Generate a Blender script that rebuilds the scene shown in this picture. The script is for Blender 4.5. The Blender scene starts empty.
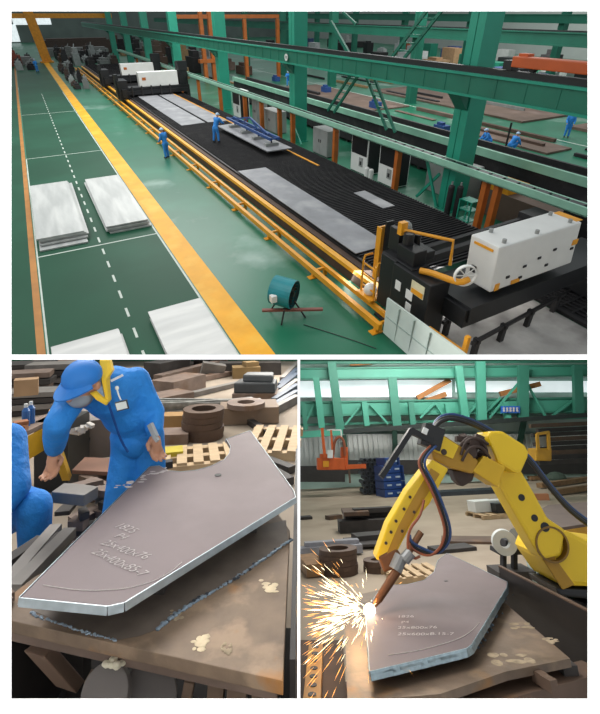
import bpy, bmesh, math, random
from mathutils import Vector, Matrix, Euler
R_ = math.radians
scene = bpy.context.scene
COL = scene.collection
rnd = random.Random(7)

# ------------------------------------------------------------------ frames
# One long building: an upper gallery hall whose floor climbs away from the viewer, and two
# workshop bays below it.  Every bay is built upright in its own metres and set in place
# by one rigid rotation about the viewer's standing point (no scale, no shear).
EYE = 1.70
F_, PX_, PY_ = 440.0, 300.0, 300.0
RT = Matrix.Rotation(math.atan(287/440), 3, 'X') @ Matrix.Rotation(math.atan(290/math.hypot(440, 287)), 3, 'Z')
RR = Matrix.Rotation(R_(-2.6), 3, 'Y') @ Matrix.Rotation(-math.atan(150/440), 3, 'X')
FRAMES = {'T': (RT, 7.4), 'L': (Matrix.Identity(3), EYE), 'R': (RR, 2.2)}
CUR = 'T'
TOPS = []
def frame_matrix(fr):
    r, h = FRAMES[fr]
    return Matrix.Translation((0, 0, EYE)) @ r.to_4x4() @ Matrix.Translation((0, 0, -h))
def at(px, py, axis, val, fr=None):
    """point of the current bay where the sight line (px, py) meets the plane axis = val"""
    r, h = FRAMES[fr or CUR]
    d = r.transposed() @ Vector(((px-PX_)/F_, 1.0, -(py-PY_)/F_))
    o = Vector((0, 0, h))
    return o + d * ((val-o[axis])/d[axis])
def G(px, py, z=0.0): return at(px, py, 2, z)
def W(px, py, y): return at(px, py, 1, y)
def XP(px, py, x): return at(px, py, 0, x)

# ------------------------------------------------------------------ materials
def lin(h):
    h = h.lstrip('#'); c = [int(h[i:i+2], 16)/255 for i in (0, 2, 4)]
    return [x/12.92 if x <= .04045 else ((x+.055)/1.055)**2.4 for x in c]
MATS = {}
def mat(name, col, rough=.6, metal=0.0, var=.15, scale=3.0, bump=0.0, col2=None, thr=(.5, .62), scale2=None,
        stretch=None, col3=None, thr3=(.6, .7), scale3=6.0, emit=0.0, spec=.5):
    if name in MATS: return MATS[name]
    m = bpy.data.materials.new(name); m.use_nodes = True
    nt = m.node_tree; N = nt.nodes; L = nt.links
    b = N['Principled BSDF']
    c = lin(col)
    tc = N.new('ShaderNodeTexCoord'); mp = N.new('ShaderNodeMapping')
    L.new(tc.outputs['Object'], mp.inputs['Vector'])
    if stretch: mp.inputs['Scale'].default_value = stretch
    def noise(s, det=5):
        n = N.new('ShaderNodeTexNoise'); n.inputs['Scale'].default_value = s; n.inputs['Detail'].default_value = det
        L.new(mp.outputs['Vector'], n.inputs['Vector']); return n
    n1 = noise(scale)
    r = N.new('ShaderNodeValToRGB'); L.new(n1.outputs['Fac'], r.inputs['Fac'])
    r.color_ramp.elements[0].position = .3; r.color_ramp.elements[1].position = .7
    r.color_ramp.elements[0].color = [x*(1-var) for x in c]+[1]
    r.color_ramp.elements[1].color = [min(1, x*(1+var)) for x in c]+[1]
    out = r.outputs['Color']
    def over(colr, th, s):
        nonlocal out
        n2 = noise(s, 6); q = N.new('ShaderNodeValToRGB'); L.new(n2.outputs['Fac'], q.inputs['Fac'])
        q.color_ramp.elements[0].position, q.color_ramp.elements[1].position = th
        mx = N.new('ShaderNodeMix'); mx.data_type = 'RGBA'
        L.new(q.outputs['Color'], mx.inputs['Factor']); L.new(out, mx.inputs['A'])
        mx.inputs['B'].default_value = lin(colr)+[1]; out = mx.outputs['Result']
    if col2: over(col2, thr, scale2 or scale*.6)
    if col3: over(col3, thr3, scale3)
    L.new(out, b.inputs['Base Color'])
    b.inputs['Roughness'].default_value = rough; b.inputs['Metallic'].default_value = metal
    b.inputs['Specular IOR Level'].default_value = spec
    if emit:
        L.new(out, b.inputs['Emission Color']); b.inputs['Emission Strength'].default_value = emit
    if bump:
        bp = N.new('ShaderNodeBump'); bp.inputs['Strength'].default_value = bump; bp.inputs['Distance'].default_value = .02
        n3 = noise(scale*4, 4); L.new(n3.outputs['Fac'], bp.inputs['Height']); L.new(bp.outputs['Normal'], b.inputs['Normal'])
    MATS[name] = m
    return m

# ------------------------------------------------------------------ mesh builder
class MB:
    def __init__(s): s.v = []; s.f = []; s.mi = []; s.cur = 0
    def add(s, vs, fs):
        b = len(s.v); s.v += [Vector(p) for p in vs]
        for f in fs: s.f.append([b+i for i in f]); s.mi.append(s.cur)
        return s
    def m(s, i): s.cur = i; return s
    BF = [(0, 3, 2, 1), (4, 5, 6, 7), (0, 1, 5, 4), (1, 2, 6, 5), (2, 3, 7, 6), (3, 0, 4, 7)]
    def box(s, x0, x1, y0, y1, z0, z1):
        return s.add([(x0,y0,z0),(x1,y0,z0),(x1,y1,z0),(x0,y1,z0),(x0,y0,z1),(x1,y0,z1),(x1,y1,z1),(x0,y1,z1)], MB.BF)
    def obox(s, c, size, rot=(0, 0, 0)):
        e = Euler(rot).to_matrix(); c = Vector(c); x, y, z = [q/2 for q in size]
        return s.add([c+e@Vector(p) for p in [(-x,-y,-z),(x,-y,-z),(x,y,-z),(-x,y,-z),(-x,-y,z),(x,-y,z),(x,y,z),(-x,y,z)]], MB.BF)
    def bar(s, p0, p1, w, h, up=(0, 0, 1)):
        p0 = Vector(p0); p1 = Vector(p1); d = (p1-p0).normalized(); u = Vector(up)
        sd = d.cross(u)
        if sd.length < 1e-4: sd = d.cross(Vector((1, 0, 0)))
        sd.normalize(); u = sd.cross(d)
        a = sd*w/2; b = u*h/2
        return s.add([p0-a-b, p0+a-b, p1+a-b, p1-a-b, p0-a+b, p0+a+b, p1+a+b, p1-a+b], MB.BF)
    def cyl(s, p0, p1, r0, r1=None, n=14, cap=True):
        p0 = Vector(p0); p1 = Vector(p1); r1 = r0 if r1 is None else r1
        d = (p1-p0).normalized(); a = d.orthogonal().normalized(); b = d.cross(a)
        vs = []
        for p, r in ((p0, r0), (p1, r1)):
            for i in range(n):
                t = 2*math.pi*i/n; vs.append(p+a*(r*math.cos(t))+b*(r*math.sin(t)))
        fs = [(i, (i+1) % n, n+(i+1) % n, n+i) for i in range(n)]
        if cap: fs += [tuple(range(n-1, -1, -1)), tuple(range(n, 2*n))]
        return s.add(vs, fs)
    def ring(s, p0, p1, ro, ri, n=24):
        p0 = Vector(p0); p1 = Vector(p1); d = (p1-p0).normalized(); a = d.orthogonal().normalized(); b = d.cross(a)
        vs = []
        for p, r in ((p0, ro), (p1, ro), (p1, ri), (p0, ri)):
            for i in range(n):
                t = 2*math.pi*i/n; vs.append(p+a*(r*math.cos(t))+b*(r*math.sin(t)))
        fs = []
        for k in range(4):
            for i in range(n):
                fs.append((k*n+i, k*n+(i+1) % n, ((k+1) % 4)*n+(i+1) % n, ((k+1) % 4)*n+i))
        return s.add(vs, fs)
    def tube(s, pts, r, n=8, sm=4):
        P = [Vector(p) for p in pts]
        if sm > 1 and len(P) > 2:
            Q = []
            for i in range(len(P)-1):
                a = P[max(i-1, 0)]; b = P[i]; c = P[i+1]; d = P[min(i+2, len(P)-1)]
                for k in range(sm):
                    t = k/sm
                    Q.append(.5*((2*b)+(c-a)*t+(2*a-5*b+4*c-d)*t*t+(3*b-a-3*c+d)*t**3))
            Q.append(P[-1]); P = Q
        vs = []; fs = []; a = None
        for i, p in enumerate(P):
            d = (P[min(i+1, len(P)-1)]-P[max(i-1, 0)]).normalized()
            a = d.orthogonal().normalized() if a is None else (a-d*a.dot(d)).normalized()
            b = d.cross(a)
            rr = r[min(i, len(r)-1)] if isinstance(r, (list, tuple)) else r
            for k in range(n):
                t = 2*math.pi*k/n; vs.append(p+a*(rr*math.cos(t))+b*(rr*math.sin(t)))
        for i in range(len(P)-1):
            for k in range(n): fs.append((i*n+k, i*n+(k+1) % n, (i+1)*n+(k+1) % n, (i+1)*n+k))
        fs += [tuple(range(n-1, -1, -1)), tuple(range((len(P)-1)*n, len(P)*n))]
        return s.add(vs, fs)
    def ext(s, poly, vec):
        P = [Vector(p) for p in poly]; v = Vector(vec); n = len(P)
        return s.add(P+[p+v for p in P], [tuple(range(n)), tuple(range(2*n-1, n-1, -1))]+[(i, n+i, n+(i+1) % n, (i+1) % n) for i in range(n)])
    def prism(s, poly, z0, z1): return s.ext([(p[0], p[1], z0) for p in poly], (0, 0, z1-z0))
    def ell(s, c, r, nu=12, nv=8, rot=(0, 0, 0), v0=0.0, v1=1.0):
        e = Euler(rot).to_matrix(); c = Vector(c); vs = []; fs = []
        for j in range(nv+1):
            th = math.pi*(v0+(v1-v0)*j/nv)
            for i in range(nu):
                ph = 2*math.pi*i/nu
                vs.append(c+e@Vector((r[0]*math.sin(th)*math.cos(ph), r[1]*math.sin(th)*math.sin(ph), r[2]*math.cos(th))))
        for j in range(nv):
            for i in range(nu): fs.append((j*nu+i, (j+1)*nu+i, (j+1)*nu+(i+1) % nu, j*nu+(i+1) % nu))
        return s.add(vs, fs)
    def mesh(s, name, loc=(0, 0, 0), bev=0, smooth=False, clip=None):
        bm = bmesh.new(); l = Vector(loc)
        vs = [bm.verts.new(p-l) for p in s.v]
        for f, mi in zip(s.f, s.mi):
            try: q = bm.faces.new([vs[i] for i in f])
            except ValueError: continue
            q.material_index = mi
        bmesh.ops.remove_doubles(bm, verts=bm.verts, dist=1e-5)
        bmesh.ops.recalc_face_normals(bm, faces=bm.faces)
        if clip:
            co, no = clip
            g = bmesh.ops.bisect_plane(bm, geom=bm.verts[:]+bm.edges[:]+bm.faces[:], plane_co=Vector(co)-l, plane_no=Vector(no), clear_outer=True)
            ed = [e for e in g['geom_cut'] if isinstance(e, bmesh.types.BMEdge)]
            if ed:
                try: bmesh.ops.holes_fill(bm, edges=ed, sides=0)
                except Exception: pass
        if bev:
            ed = [e for e in bm.edges if len(e.link_faces) == 2 and e.calc_face_angle(0) > .5]
            bmesh.ops.bevel(bm, geom=ed, offset=bev, segments=2, profile=.6, affect='EDGES', clamp_overlap=True)
        me = bpy.data.meshes.new(name); bm.to_mesh(me); bm.free()
        if smooth:
            for p in me.polygons: p.use_smooth = True
        return me
    def build(s, name, mats, parent=None, loc=None, bev=0, smooth=False, clip=None):
        if not isinstance(mats, (list, tuple)): mats = [mats]
        base = Vector(loc) if loc is not None else (Vector(parent['_o']) if parent is not None else Vector((0, 0, 0)))
        o = bpy.data.objects.new(name, s.mesh(name, base, bev, smooth, clip))
        for m in mats: o.data.materials.append(m)
        COL.objects.link(o)
        if parent is not None: o.parent = parent; o['_o'] = parent['_o']
        else: o.location = base; o['_o'] = tuple(base)
        return o
def reg(o, label=None, cat=None, group=None, kind=None):
    if label: o['label'] = label
    if cat: o['category'] = cat
    if group: o['group'] = group
    if kind: o['kind'] = kind
    if label and not 4 <= len(label.split()) <= 16: print('LABEL', len(label.split()), label)
    TOPS.append((o, CUR)); return o
def thing(name, label, cat, loc=(0, 0, 0), group=None):
    o = bpy.data.objects.new(name, None); o.empty_display_size = .2; COL.objects.link(o)
    o.location = loc; o['_o'] = tuple(loc)
    return reg(o, label, cat, group)
def single(mb, name, mats, label, cat, group=None, loc=None, kind=None, **k):
    if loc is None:
        lo = [min(p[i] for p in mb.v) for i in range(3)]; hi = [max(p[i] for p in mb.v) for i in range(3)]
        loc = ((lo[0]+hi[0])/2, (lo[1]+hi[1])/2, lo[2])
    return reg(mb.build(name, mats, None, loc, **k), label, cat, group, kind)
def struct(mb, name, mats, **k):
    o = mb.build(name, mats, None, (0, 0, 0), **k); o['kind'] = 'structure'; TOPS.append((o, CUR)); return o
def copy_tree(o, loc=None, rz=None, label=None, parent=None):
    c = o.copy(); COL.objects.link(c)
    if parent is not None: c.parent = parent; c.matrix_parent_inverse = o.matrix_parent_inverse
    if loc is not None: c.location = loc
    if rz is not None: c.rotation_euler = (0, 0, rz)
    if label: c['label'] = label
    for ch in [x for x in o.children]: copy_tree(ch, parent=c)
    if parent is None: TOPS.append((c, CUR))
    return c
def evaluated(o):
    dg = bpy.context.evaluated_depsgraph_get(); me = bpy.data.meshes.new_from_object(o.evaluated_get(dg))
    return me
def skinned(name, chains, m, parent, sub=1, voxel=None, extra=None, smooth=True):
    """tapered limbs (x, y, z, r) joined at their joints and fused into one continuous surface"""
    voxel = voxel or .012; n = 16 if sub > 1 else 10
    bm = bmesh.new()
    def put(b):
        me = b.mesh('x'); bm.from_mesh(me); bpy.data.meshes.remove(me)
    done = set()
    for ch in chains:
        for i, q in enumerate(ch):
            r = q[3]; r = r if isinstance(r, (tuple, list)) else (r, r, r)
            k = tuple(round(c, 4) for c in q[:3])+(round(r[0], 3),)
            if k not in done:
                done.add(k); put(MB().ell(q[:3], r, n, max(6, n//2+2)))
            if i:
                a, c = Vector(ch[i-1][:3]), Vector(q[:3]); ra = ch[i-1][3]; ra = min(ra) if isinstance(ra, (tuple, list)) else ra
                if (c-a).length > 1e-4: put(MB().cyl(a, c, ra*.985, min(r)*.985, n))
    if extra is not None: put(extra)
    me = bpy.data.meshes.new(name); bm.to_mesh(me); bm.free()
    o = bpy.data.objects.new(name, me); COL.objects.link(o)
    rm = o.modifiers.new('rm', 'REMESH'); rm.mode = 'VOXEL'; rm.voxel_size = voxel
    s2 = o.modifiers.new('sm', 'SMOOTH'); s2.iterations = 4 if sub > 1 else 2; s2.factor = .5
    me2 = evaluated(o); o.modifiers.clear(); o.data = me2
    o.data.materials.clear(); o.data.materials.append(m)
    for q in o.data.polygons: q.use_smooth = smooth; q.material_index = 0
    if parent is not None:
        o.parent = parent; o['_o'] = parent['_o']
        for v in o.data.vertices: v.co -= Vector(parent['_o'])
    return o
# =================================================================== UPPER HALL (bay T)
CUR = 'T'
_n = RT.transposed() @ Vector((0, 57.2/440, 1))
SILL = ((0, 0, 7.4), tuple(-_n))           # the hall ends at the sill of its opening
green = mat('green_epoxy', '#1f664c', .36, var=.10, scale=.35, col2='#2f7a60', thr=(.52, .75), scale2=.22, col3='#86a296', thr3=(.57, .72), scale3=.24, spec=.3)
dgreen = mat('dark_green_epoxy', '#184a35', .5, var=.10, scale=.3, col2='#205640', thr=(.5, .7), spec=.15)
yellow = mat('yellow_paint', '#e0a010', .5, var=.10, scale=1.2, col2='#e8b43a', thr=(.52, .7), spec=.3)
oldyel = mat('worn_orange_line', '#a8702c', .6, var=.15, scale=1.5)
whitel = mat('white_line_paint', '#b9c4bb', .6, var=.12, scale=3)
sheetm = mat('mill_steel_sheet', '#a9adab', .5, .15, var=.10, scale=1.0, stretch=(3, .5, 1), col2='#c3c6c3', thr=(.45, .7))
sheetw = mat('pale_steel_sheet', '#c2c4c2', .55, .1, var=.08, scale=1.0, stretch=(.6, 3, 1), col2='#d6d7d4', thr=(.45, .7))
sheetd = mat('grey_plate', '#85878b', .5, .2, var=.16, scale=1.2, col2='#a0a1a3', thr=(.5, .7))
railm = mat('rail_yellow', '#d8951f', .45, var=.12, scale=2)
blackm = mat('black_paint', '#15171a', .45, var=.2, scale=2)
sootm = mat('sooty_black', '#17171a', .8, var=.35, scale=2.5, bump=.3, col2='#2a2829', thr=(.5, .7))
brownm = mat('brown_steel', '#4a372b', .7, var=.25, scale=2)
orange = mat('orange_paint', '#a85a1c', .5, var=.15, scale=2)
orangec = mat('orange_crane', '#b4501c', .5, var=.12, scale=1)
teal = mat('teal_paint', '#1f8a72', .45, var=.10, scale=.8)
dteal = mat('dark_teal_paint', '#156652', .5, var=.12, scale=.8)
pale = mat('pale_green_paint', '#86b7a1', .5, var=.10, scale=1.5)
whitem = mat('white_enamel', '#d7d9d6', .4, var=.04, scale=2)
greym = mat('grey_enamel', '#8d908e', .5, var=.08, scale=2)
concm = mat('dusty_concrete', '#a7a5a1', .85, var=.18, scale=1.2, bump=.2, col2='#7f7c79', thr=(.5, .7))
bluem = mat('blue_steel', '#24477f', .45, var=.1, scale=2)
blueov = mat('blue_overall', '#2a7fcc', .8, var=.12, scale=6)
skinm = mat('skin', '#c08a6c', .6, var=.05, scale=8)
helm = mat('pale_helmet', '#9dbcd6', .35, var=.04)
bootm = mat('dark_boot', '#1c1c20', .7)
ironm = mat('dark_iron', '#2c2b2c', .6, .3, var=.2)
platebr = mat('brown_plate', '#5f4f44', .75, var=.2, scale=.8, col2='#73625a', thr=(.5, .7))

# --- floor and its markings (the setting)
b = MB(); b.prism([(-16, 18.8), (34, -8.8), (70, -10), (170, 30), (240, 240), (-16, 240)], -.2, 0)
struct(b, 'floor_hall', [green])
b = MB(); b.prism([(-16, 18.8), (-1.72, 10.95), (-1.72, 150), (-16, 150)], .001, .003); struct(b, 'trim_1', [dgreen], clip=SILL)
b = MB(); b.prism([(-1.44, 10.7), (2.82, 8.3), (2.82, 100), (-1.44, 100)], .001, .003); struct(b, 'trim_2', [dgreen], clip=SILL)
b = MB(); b.box(-1.72, -1.52, 9, 92, 0, .008); struct(b, 'trim_3', [oldyel], clip=SILL)
b = MB(); b.box(2.9, 3.68, 6, 103, 0, .008); struct(b, 'trim_4', [yellow], clip=SILL)
b = MB(); b.box(-1.49, -1.44, 9, 31.5, 0, .008)
for y in (16.93, 31.5, 47): b.box(-1.46, 2.8, y, y+.07, 0, .008)
b.box(2.80, 2.86, 6, 60, 0, .007)
y = 9.3
while y < 60:
    b.box(.665, .735, y, y+.5, 0, .008); y += 1.13
struct(b, 'trim_5', [whitel], clip=SILL)

# --- steel sheets lying on the floor
SH = 'steel sheets stacked on the green floor'
def sheet(x0, x1, y0, y1, z, th, jit, m, label):
    dx, dy, a = jit
    cx, cy = (x0+x1)/2+dx, (y0+y1)/2+dy
    q = []
    for sx, sy in ((-1, -1), (1, -1), (1, 1), (-1, 1)):
        ux, uy = sx*(x1-x0)/2, sy*(y1-y0)/2
        q.append((cx+ux*math.cos(a)-uy*math.sin(a), cy+ux*math.sin(a)+uy*math.cos(a)))
    b = MB(); b.prism(q, z, z+th)
    return single(b, 'steel_sheet', [m], label, 'sheet', SH, clip=SILL if y0 < 9 else None)
def stack(x0, x1, y0, y1, jits, m, where, zs=None):
    n = len(jits); z = .01
    names = {5: ['lowest', 'second from the bottom', 'middle', 'second from the top', 'topmost'], 4: ['lowest', 'second from the bottom', 'second from the top', 'topmost'],
             3: ['lowest', 'middle', 'topmost'], 2: ['lower', 'upper']}[n]
    for i, j in enumerate(jits):
        th = .055
        sheet(x0, x1, y0, y1, z, th, j, m, 'steel sheet, %s of the stack %s' % (names[i], where))
        z += th+.03 if i % 2 == 0 else th+.004
stack(-1.37, .29, 17.8, 24.7, [(.02, -.42, 0), (.06, -.12, .004), (.16, .05, -.006), (.05, -.02, .003), (0, 0, 0)], sheetm, 'beside the orange floor line')
stack(1.1, 2.74, 17.9, 24.7, [(.08, -.1, .0), (-.06, -.02, .006), (.03, -.05, 0), (0, 0, 0)], sheetm, 'beside the wide yellow line')
stack(-1.33, .33, 5.0, 10.78, [(.05, -.05, .004), (-.03, .12, 0), (0, 0, .003)], sheetw, 'at the near end of the orange line')
stack(1.2, 2.74, 3.4, 11.22, [(-.02, -.14, -.004), (.04, -.1, .006), (0, 0, 0)], sheetw, 'at the near end of the yellow line')

# --- people of the hall: one figure per pose, then copies
def hall_worker(name, label, loc, pose, rz=0):
    t = thing(name, label, 'person', loc, 'workers in blue on the hall floor')
    if pose == 'stand':
        J = dict(hip=.92, sh=1.42, head=1.60, lean=.05, kn=((.11, 0.02, .5), (-.11, -.02, .5)), ft=((.12, .0, .06), (-.12, -.04, .06)),
                 el=((.25, .08, 1.15), (-.25, .06, 1.15)), wr=((.22, .28, 1.0), (-.22, .24, .98)))
    elif pose == 'work':
        J = dict(hip=.90, sh=1.36, head=1.53, lean=.22, kn=((.12, 0.06, .5), (-.12, -.04, .5)), ft=((.14, .05, .06), (-.14, -.1, .06)),
                 el=((.27, .32, 1.15), (-.27, .30, 1.12)), wr=((.2, .55, 1.05), (-.2, .52, 1.02)))
    else:
        J = dict(hip=.38, sh=.78, head=.95, lean=.28, kn=((.17, .36, .46), (-.17, .34, .44)), ft=((.16, .12, .06), (-.16, .10, .06)),
                 el=((.3, .34, .55), (-.3, .34, .55)), wr=((.2, .55, .35), (-.2, .55, .35)))
    L = J['lean']; hp = (0, -.02 if pose != 'crouch' else -.05, J['hip']); sh = J['sh']
    P = lambda q, r: (loc[0]+q[0]*math.cos(rz)-q[1]*math.sin(rz), loc[1]+q[0]*math.sin(rz)+q[1]*math.cos(rz), loc[2]+q[2], r)
    neck = (0, L, sh+.04); chest = (0, L*.75, sh-.14)
    ex = MB(); hc = P((0, L+.05*(1+L), J['head']), 0)[:3]; ex.ell(hc, (.085, .095, .12), 12, 8)
    ch = [[P(hp, .10), P(chest, .12), P(neck, .055), P((0, L+.04, J['head']-.06), .05)]]
    jk = [[P((0, hp[1], J['hip']-.06), .15), P((0, L*.4, J['hip']+.18), .155), P(chest, .17), P((0, L, sh+.02), .08)]]
    tr = []; bt = []
    for i, s in enumerate((1, -1)):
        shp = (s*.185, L*.95, sh-.02); a, c = J['el'][i], J['wr'][i]
        hnd = tuple(c[k]+(c[k]-a[k])*.35 for k in range(3))
        ch.append([P(chest, .12), P(shp, .055), P(a, .045), P(c, .035), P(hnd, .035)])
        jk.append([P(chest, .17), P(shp, .09), P(a, .075), P(c, .058)])
        k_, f_ = J['kn'][i], J['ft'][i]
        ch.append([P(hp, .10), P((s*.1, hp[1], J['hip']-.06), .09), P(k_, .055), P(f_, .045)])
        tr.append([P((0, hp[1], J['hip']), .15), P((s*.1, hp[1], J['hip']-.08), .12), P(k_, .085), P((f_[0], f_[1], f_[2]+.06), .07)])
        bt.append([P((f_[0], f_[1]-.03, .07), .055), P((f_[0], f_[1]+.13, .05), .045)])
    skinned('body', ch, skinm, t, 1, .025, ex)
    skinned('jacket', jk, blueov, t, 1, .03); skinned('trousers', tr, blueov, t, 1, .03); skinned('boot', [bt[0]], bootm, t, 1); skinned('boot', [bt[1]], bootm, t, 1)
    hm = MB(); hm.ell((hc[0], hc[1], hc[2]+.035), (.115, .135, .115), 14, 8, (0, 0, rz), 0, .5)
    f = P((0, L+.05*(1+L)+.06, J['head']+.03), 0)[:3]; hm.ell((f[0], f[1], f[2]), (.11, .13, .012), 14, 6, (0, 0, rz))
    hm.build('helmet', [helm], t, smooth=True)
    return t
hall_worker('worker', 'worker in blue walking along the yellow guard rail', (6.05, 27.7, 0), 'stand', .5)
hall_worker('worker', 'worker in blue standing on the cutting bed reaching towards the blue lifting beam', (9.15, 27.3, .66), 'work', -1.1)
wb_ = hall_worker('worker', 'worker in blue crouching with a white helmet behind the green rail at right', (25.6, 20.4, 0), 'crouch', 1.2)
hall_worker('worker', 'worker in blue standing upright on the green floor at the far right', (32.2, 19.3, 0), 'stand', 2.2)
hall_worker('worker', 'worker in blue bending over brown plates, seen beside the second green column', (27.1, 52.0, 0), 'work', 2.6)
hall_worker('worker', 'worker in blue far away at the foot of the orange jib', (1.3, 83.5, 0), 'stand', .3)
hall_worker('worker', 'worker in blue kneeling beside the dark hose on the brown plate', (25.9, 18.9, 0), 'crouch', -1.7)

# --- guard rail along the walkway
t = thing('guard_rail', 'low yellow double guard rail with foot brackets along the green walkway', 'rail', (6.8, 46, 0))
MB().box(6.48, 6.62, 7.35, 84, .16, .34).build('rail_beam', [railm], t)
MB().box(6.94, 7.06, 7.35, 84, .22, .36).build('rail_beam', [railm], t)
y = 7.4
while y < 84:
    b = MB(); b.box(6.36, 6.72, y, y+.22, 0, .03); b.box(6.5, 6.6, y+.05, y+.17, .02, .2); b.box(6.5, 7.04, y+.07, y+.15, .2, .28); b.box(6.95, 7.05, y+.05, y+.17, 0, .24)
    b.build('foot_bracket', [railm], t); y += 3.43
t = thing('track_rail', 'thick yellow track rail along the edge of the black cutting bed', 'rail', (7.6, 46, 0))
MB().box(7.46, 7.66, 8.4, 84, .36, .5).build('rail_beam', [mat('track_yellow', '#e0a32a', .45, var=.1)], t)
MB().box(7.5, 7.62, 8.4, 84, .0, .36).build('rail_web', [brownm], t)

# --- cutting bed
t = thing('cutting_bed', 'long black slatted cutting bed running the length of the hall', 'cutting table', (10.6, 45, 0))
MB().box(7.95, 13.3, 8.6, 84, 0, .6).build('bed_body', [blackm], t)
b = MB()
y = 8.7
while y < 84:
    b.box(8.05, 13.2, y, y+.05, .6, .66); y += .16 if y < 40 else .5
o = b.build('slats', [sootm], t)
MB().box(7.72, 7.95, 8.6, 84, 0, .5).build('side_beam', [brownm], t)
MB().box(13.3, 13.5, 8.6, 84, 0, .3).build('side_beam', [blackm], t)
MB().box(12.05, 12.16, 19.9, 62, .655, .69).build('edge_strip', [railm], t)
SB = 'grey plates lying on the black cutting bed'
def plate(q, z, th, label, m=sheetd, g=SB, name='steel_plate'):
    b = MB(); b.prism(q, z, z+th); return single(b, name, [m], label, 'plate', g)
plate([(7.97, 10.6), (9.4, 10.6), (9.5, 20.9), (8.0, 21)], .662, .03, 'long grey plate nearest the near gantry on the black bed')
plate([(8.6, 33), (10.4, 33.2), (10.45, 48), (8.65, 48)], .662, .03, 'left one of two long grey plates before the far gantry')
plate([(10.62, 33.2), (12.0, 33), (12.02, 48), (10.66, 48)], .662, .03, 'right one of two long grey plates before the far gantry')
plate([(11.3, 13.4), (11.9, 13.4), (11.9, 15.5), (11.3, 15.5)], .662, .03, 'short grey plate strip beside the dark cutting head of the near gantry')

# --- plate with lifting beam
for i, y in enumerate((24.2, 29.3)):
    b = MB(); b.box(10.7, 11.8, y, y+.14, .665, .9)
    single(b, 'support_block', [blackm], 'black block under the %s end of the raised plate' % ('near', 'far')[i], 'block', 'blocks under the raised plate')
plate([(10.5, 22.75), (12.05, 22.75), (11.9, 30.6), (10.35, 30.4)], .905, .06, 'raised grey plate under the blue lifting beam', sheetd)
t = thing('lifting_beam', 'blue trussed lifting beam standing on the raised plate', 'lifting beam', (11.2, 26.5, .97))
for x in (11.0, 11.5):
    MB().box(x-.06, x+.06, 23.3, 30.2, 1.35, 1.5).build('chord', [bluem], t)
b = MB()
for y in (23.4, 24.8, 26.2, 27.6, 29, 30.1):
    b.bar((11.0, y, 1.42), (11.5, y, 1.42), .08, .08); 
b.bar((11.25, 24.2, 1.5), (11.25, 26.8, 2.0), .09, .09); b.bar((11.25, 29.4, 1.5), (11.25, 26.8, 2.0), .09, .09)
b.bar((11.25, 25.6, 1.5), (11.25, 26.8, 2.0), .06, .06); b.bar((11.25, 28.0, 1.5), (11.25, 26.8, 2.0), .06, .06)
b.build('truss', [bluem], t)
for y in (23.8, 25.6, 27.4, 29.4):
    MB().box(10.85, 11.65, y-.14, y+.14, .97, 1.12).build('magnet', [greym], t)
    MB().cyl((11.25, y, 1.12), (11.25, y, 1.4), .05, n=8).build('chain', [ironm], t)

# --- far gantries
def far_gantry(y, label, box_x, z0, z1):
    t = thing('gantry_carriage', label, 'gantry', (10, y, 0), 'far cutting gantries over the bed')
    b = MB(); b.box(7.0, 7.9, y-.6, y+1.4, .52, 2.1); b.box(6.9, 7.2, y-.2, y+.4, .52, 2.6); b.box(7.25, 7.7, y-.9, y-.6, .7, 1.4); b.build('end_carriage', [blackm], t)
    b = MB(); b.box(7.0, 13.8, y-.5, y+.9, .98, 1.45); b.box(7.6, 13.6, y-.7, y-.55, .85, 1.2); b.build('cross_beam', [blackm], t)
    b = MB(); b.box(12.95, 13.75, y-.4, y+.8, 1.45, 3.4); b.box(12.9, 13.8, y-.5, y+.2, 2.7, 3.5); b.build('control_tower', [blackm], t)
    b = MB(); b.box(13.52, 13.82, y-.5, y+1, .02, 1.0); b.build('end_leg', [blackm], t)
    b = MB(); b.box(box_x, box_x+3.75, y-.3, y+.5, z0, z1); b.build('white_casing', [whitem], t, bev=.03)
    MB().box(box_x+.3, box_x+.65, y-.32, y-.3, z0+.55, z0+.8).build('orange_sticker', [orange], t)
    b = MB()
    for k in range(5): b.cyl((8.2+k*.9, y-.75, .75), (8.2+k*.9, y-.75, 1.6), .07, n=8)
    b.build('cutting_torches', [ironm], t)
far_gantry(48.4, 'nearer of the two far white cased gantries over the black bed', 9.05, 1.45, 2.7)
far_gantry(59, 'farther white cased gantry, behind another on the black bed', 9.3, 1.45, 2.6)

# --- near gantry
t = thing('cutting_gantry', 'near black cutting gantry with a long white casing and yellow handrail', 'gantry', (9, 6.6, 0))
b = MB(); b.box(6.98, 7.3, 7.55, 8.15, .52, 2.05); b.box(6.95, 7.62, 6.25, 7.6, .42, 2.02); b.box(7.0, 7.5, 6.3, 8.1, .5, .6)
carriage = b.build('end_carriage', [blackm], t, bev=.03)
b = MB(); b.box(7.05, 7.6, 7.0, 8.2, 2.02, 2.06); b.box(7.15, 7.55, 7.1, 7.75, 2.06, 2.45); b.box(7.3, 7.45, 7.9, 8.3, 2.06, 2.7); b.box(7.6, 7.95, 7.2, 7.9, 2.06, 2.3)
b.cyl((7.35, 7.6, 2.4), (7.35, 7.6, 2.75), .14, n=10); b.cyl((7.75, 7.7, 2.3), (7.75, 7.7, 2.6), .1, n=10)
b.build('drive_unit', [blackm], t, bev=.02)
b = MB(); b.ell((7.72, 8.15, 2.66), (.16, .16, .14), 10, 6); b.cyl((7.5, 8.1, 2.5), (7.95, 8.2, 2.5), .07, n=8); b.build('hose_bundle', [greym], t)
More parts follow.
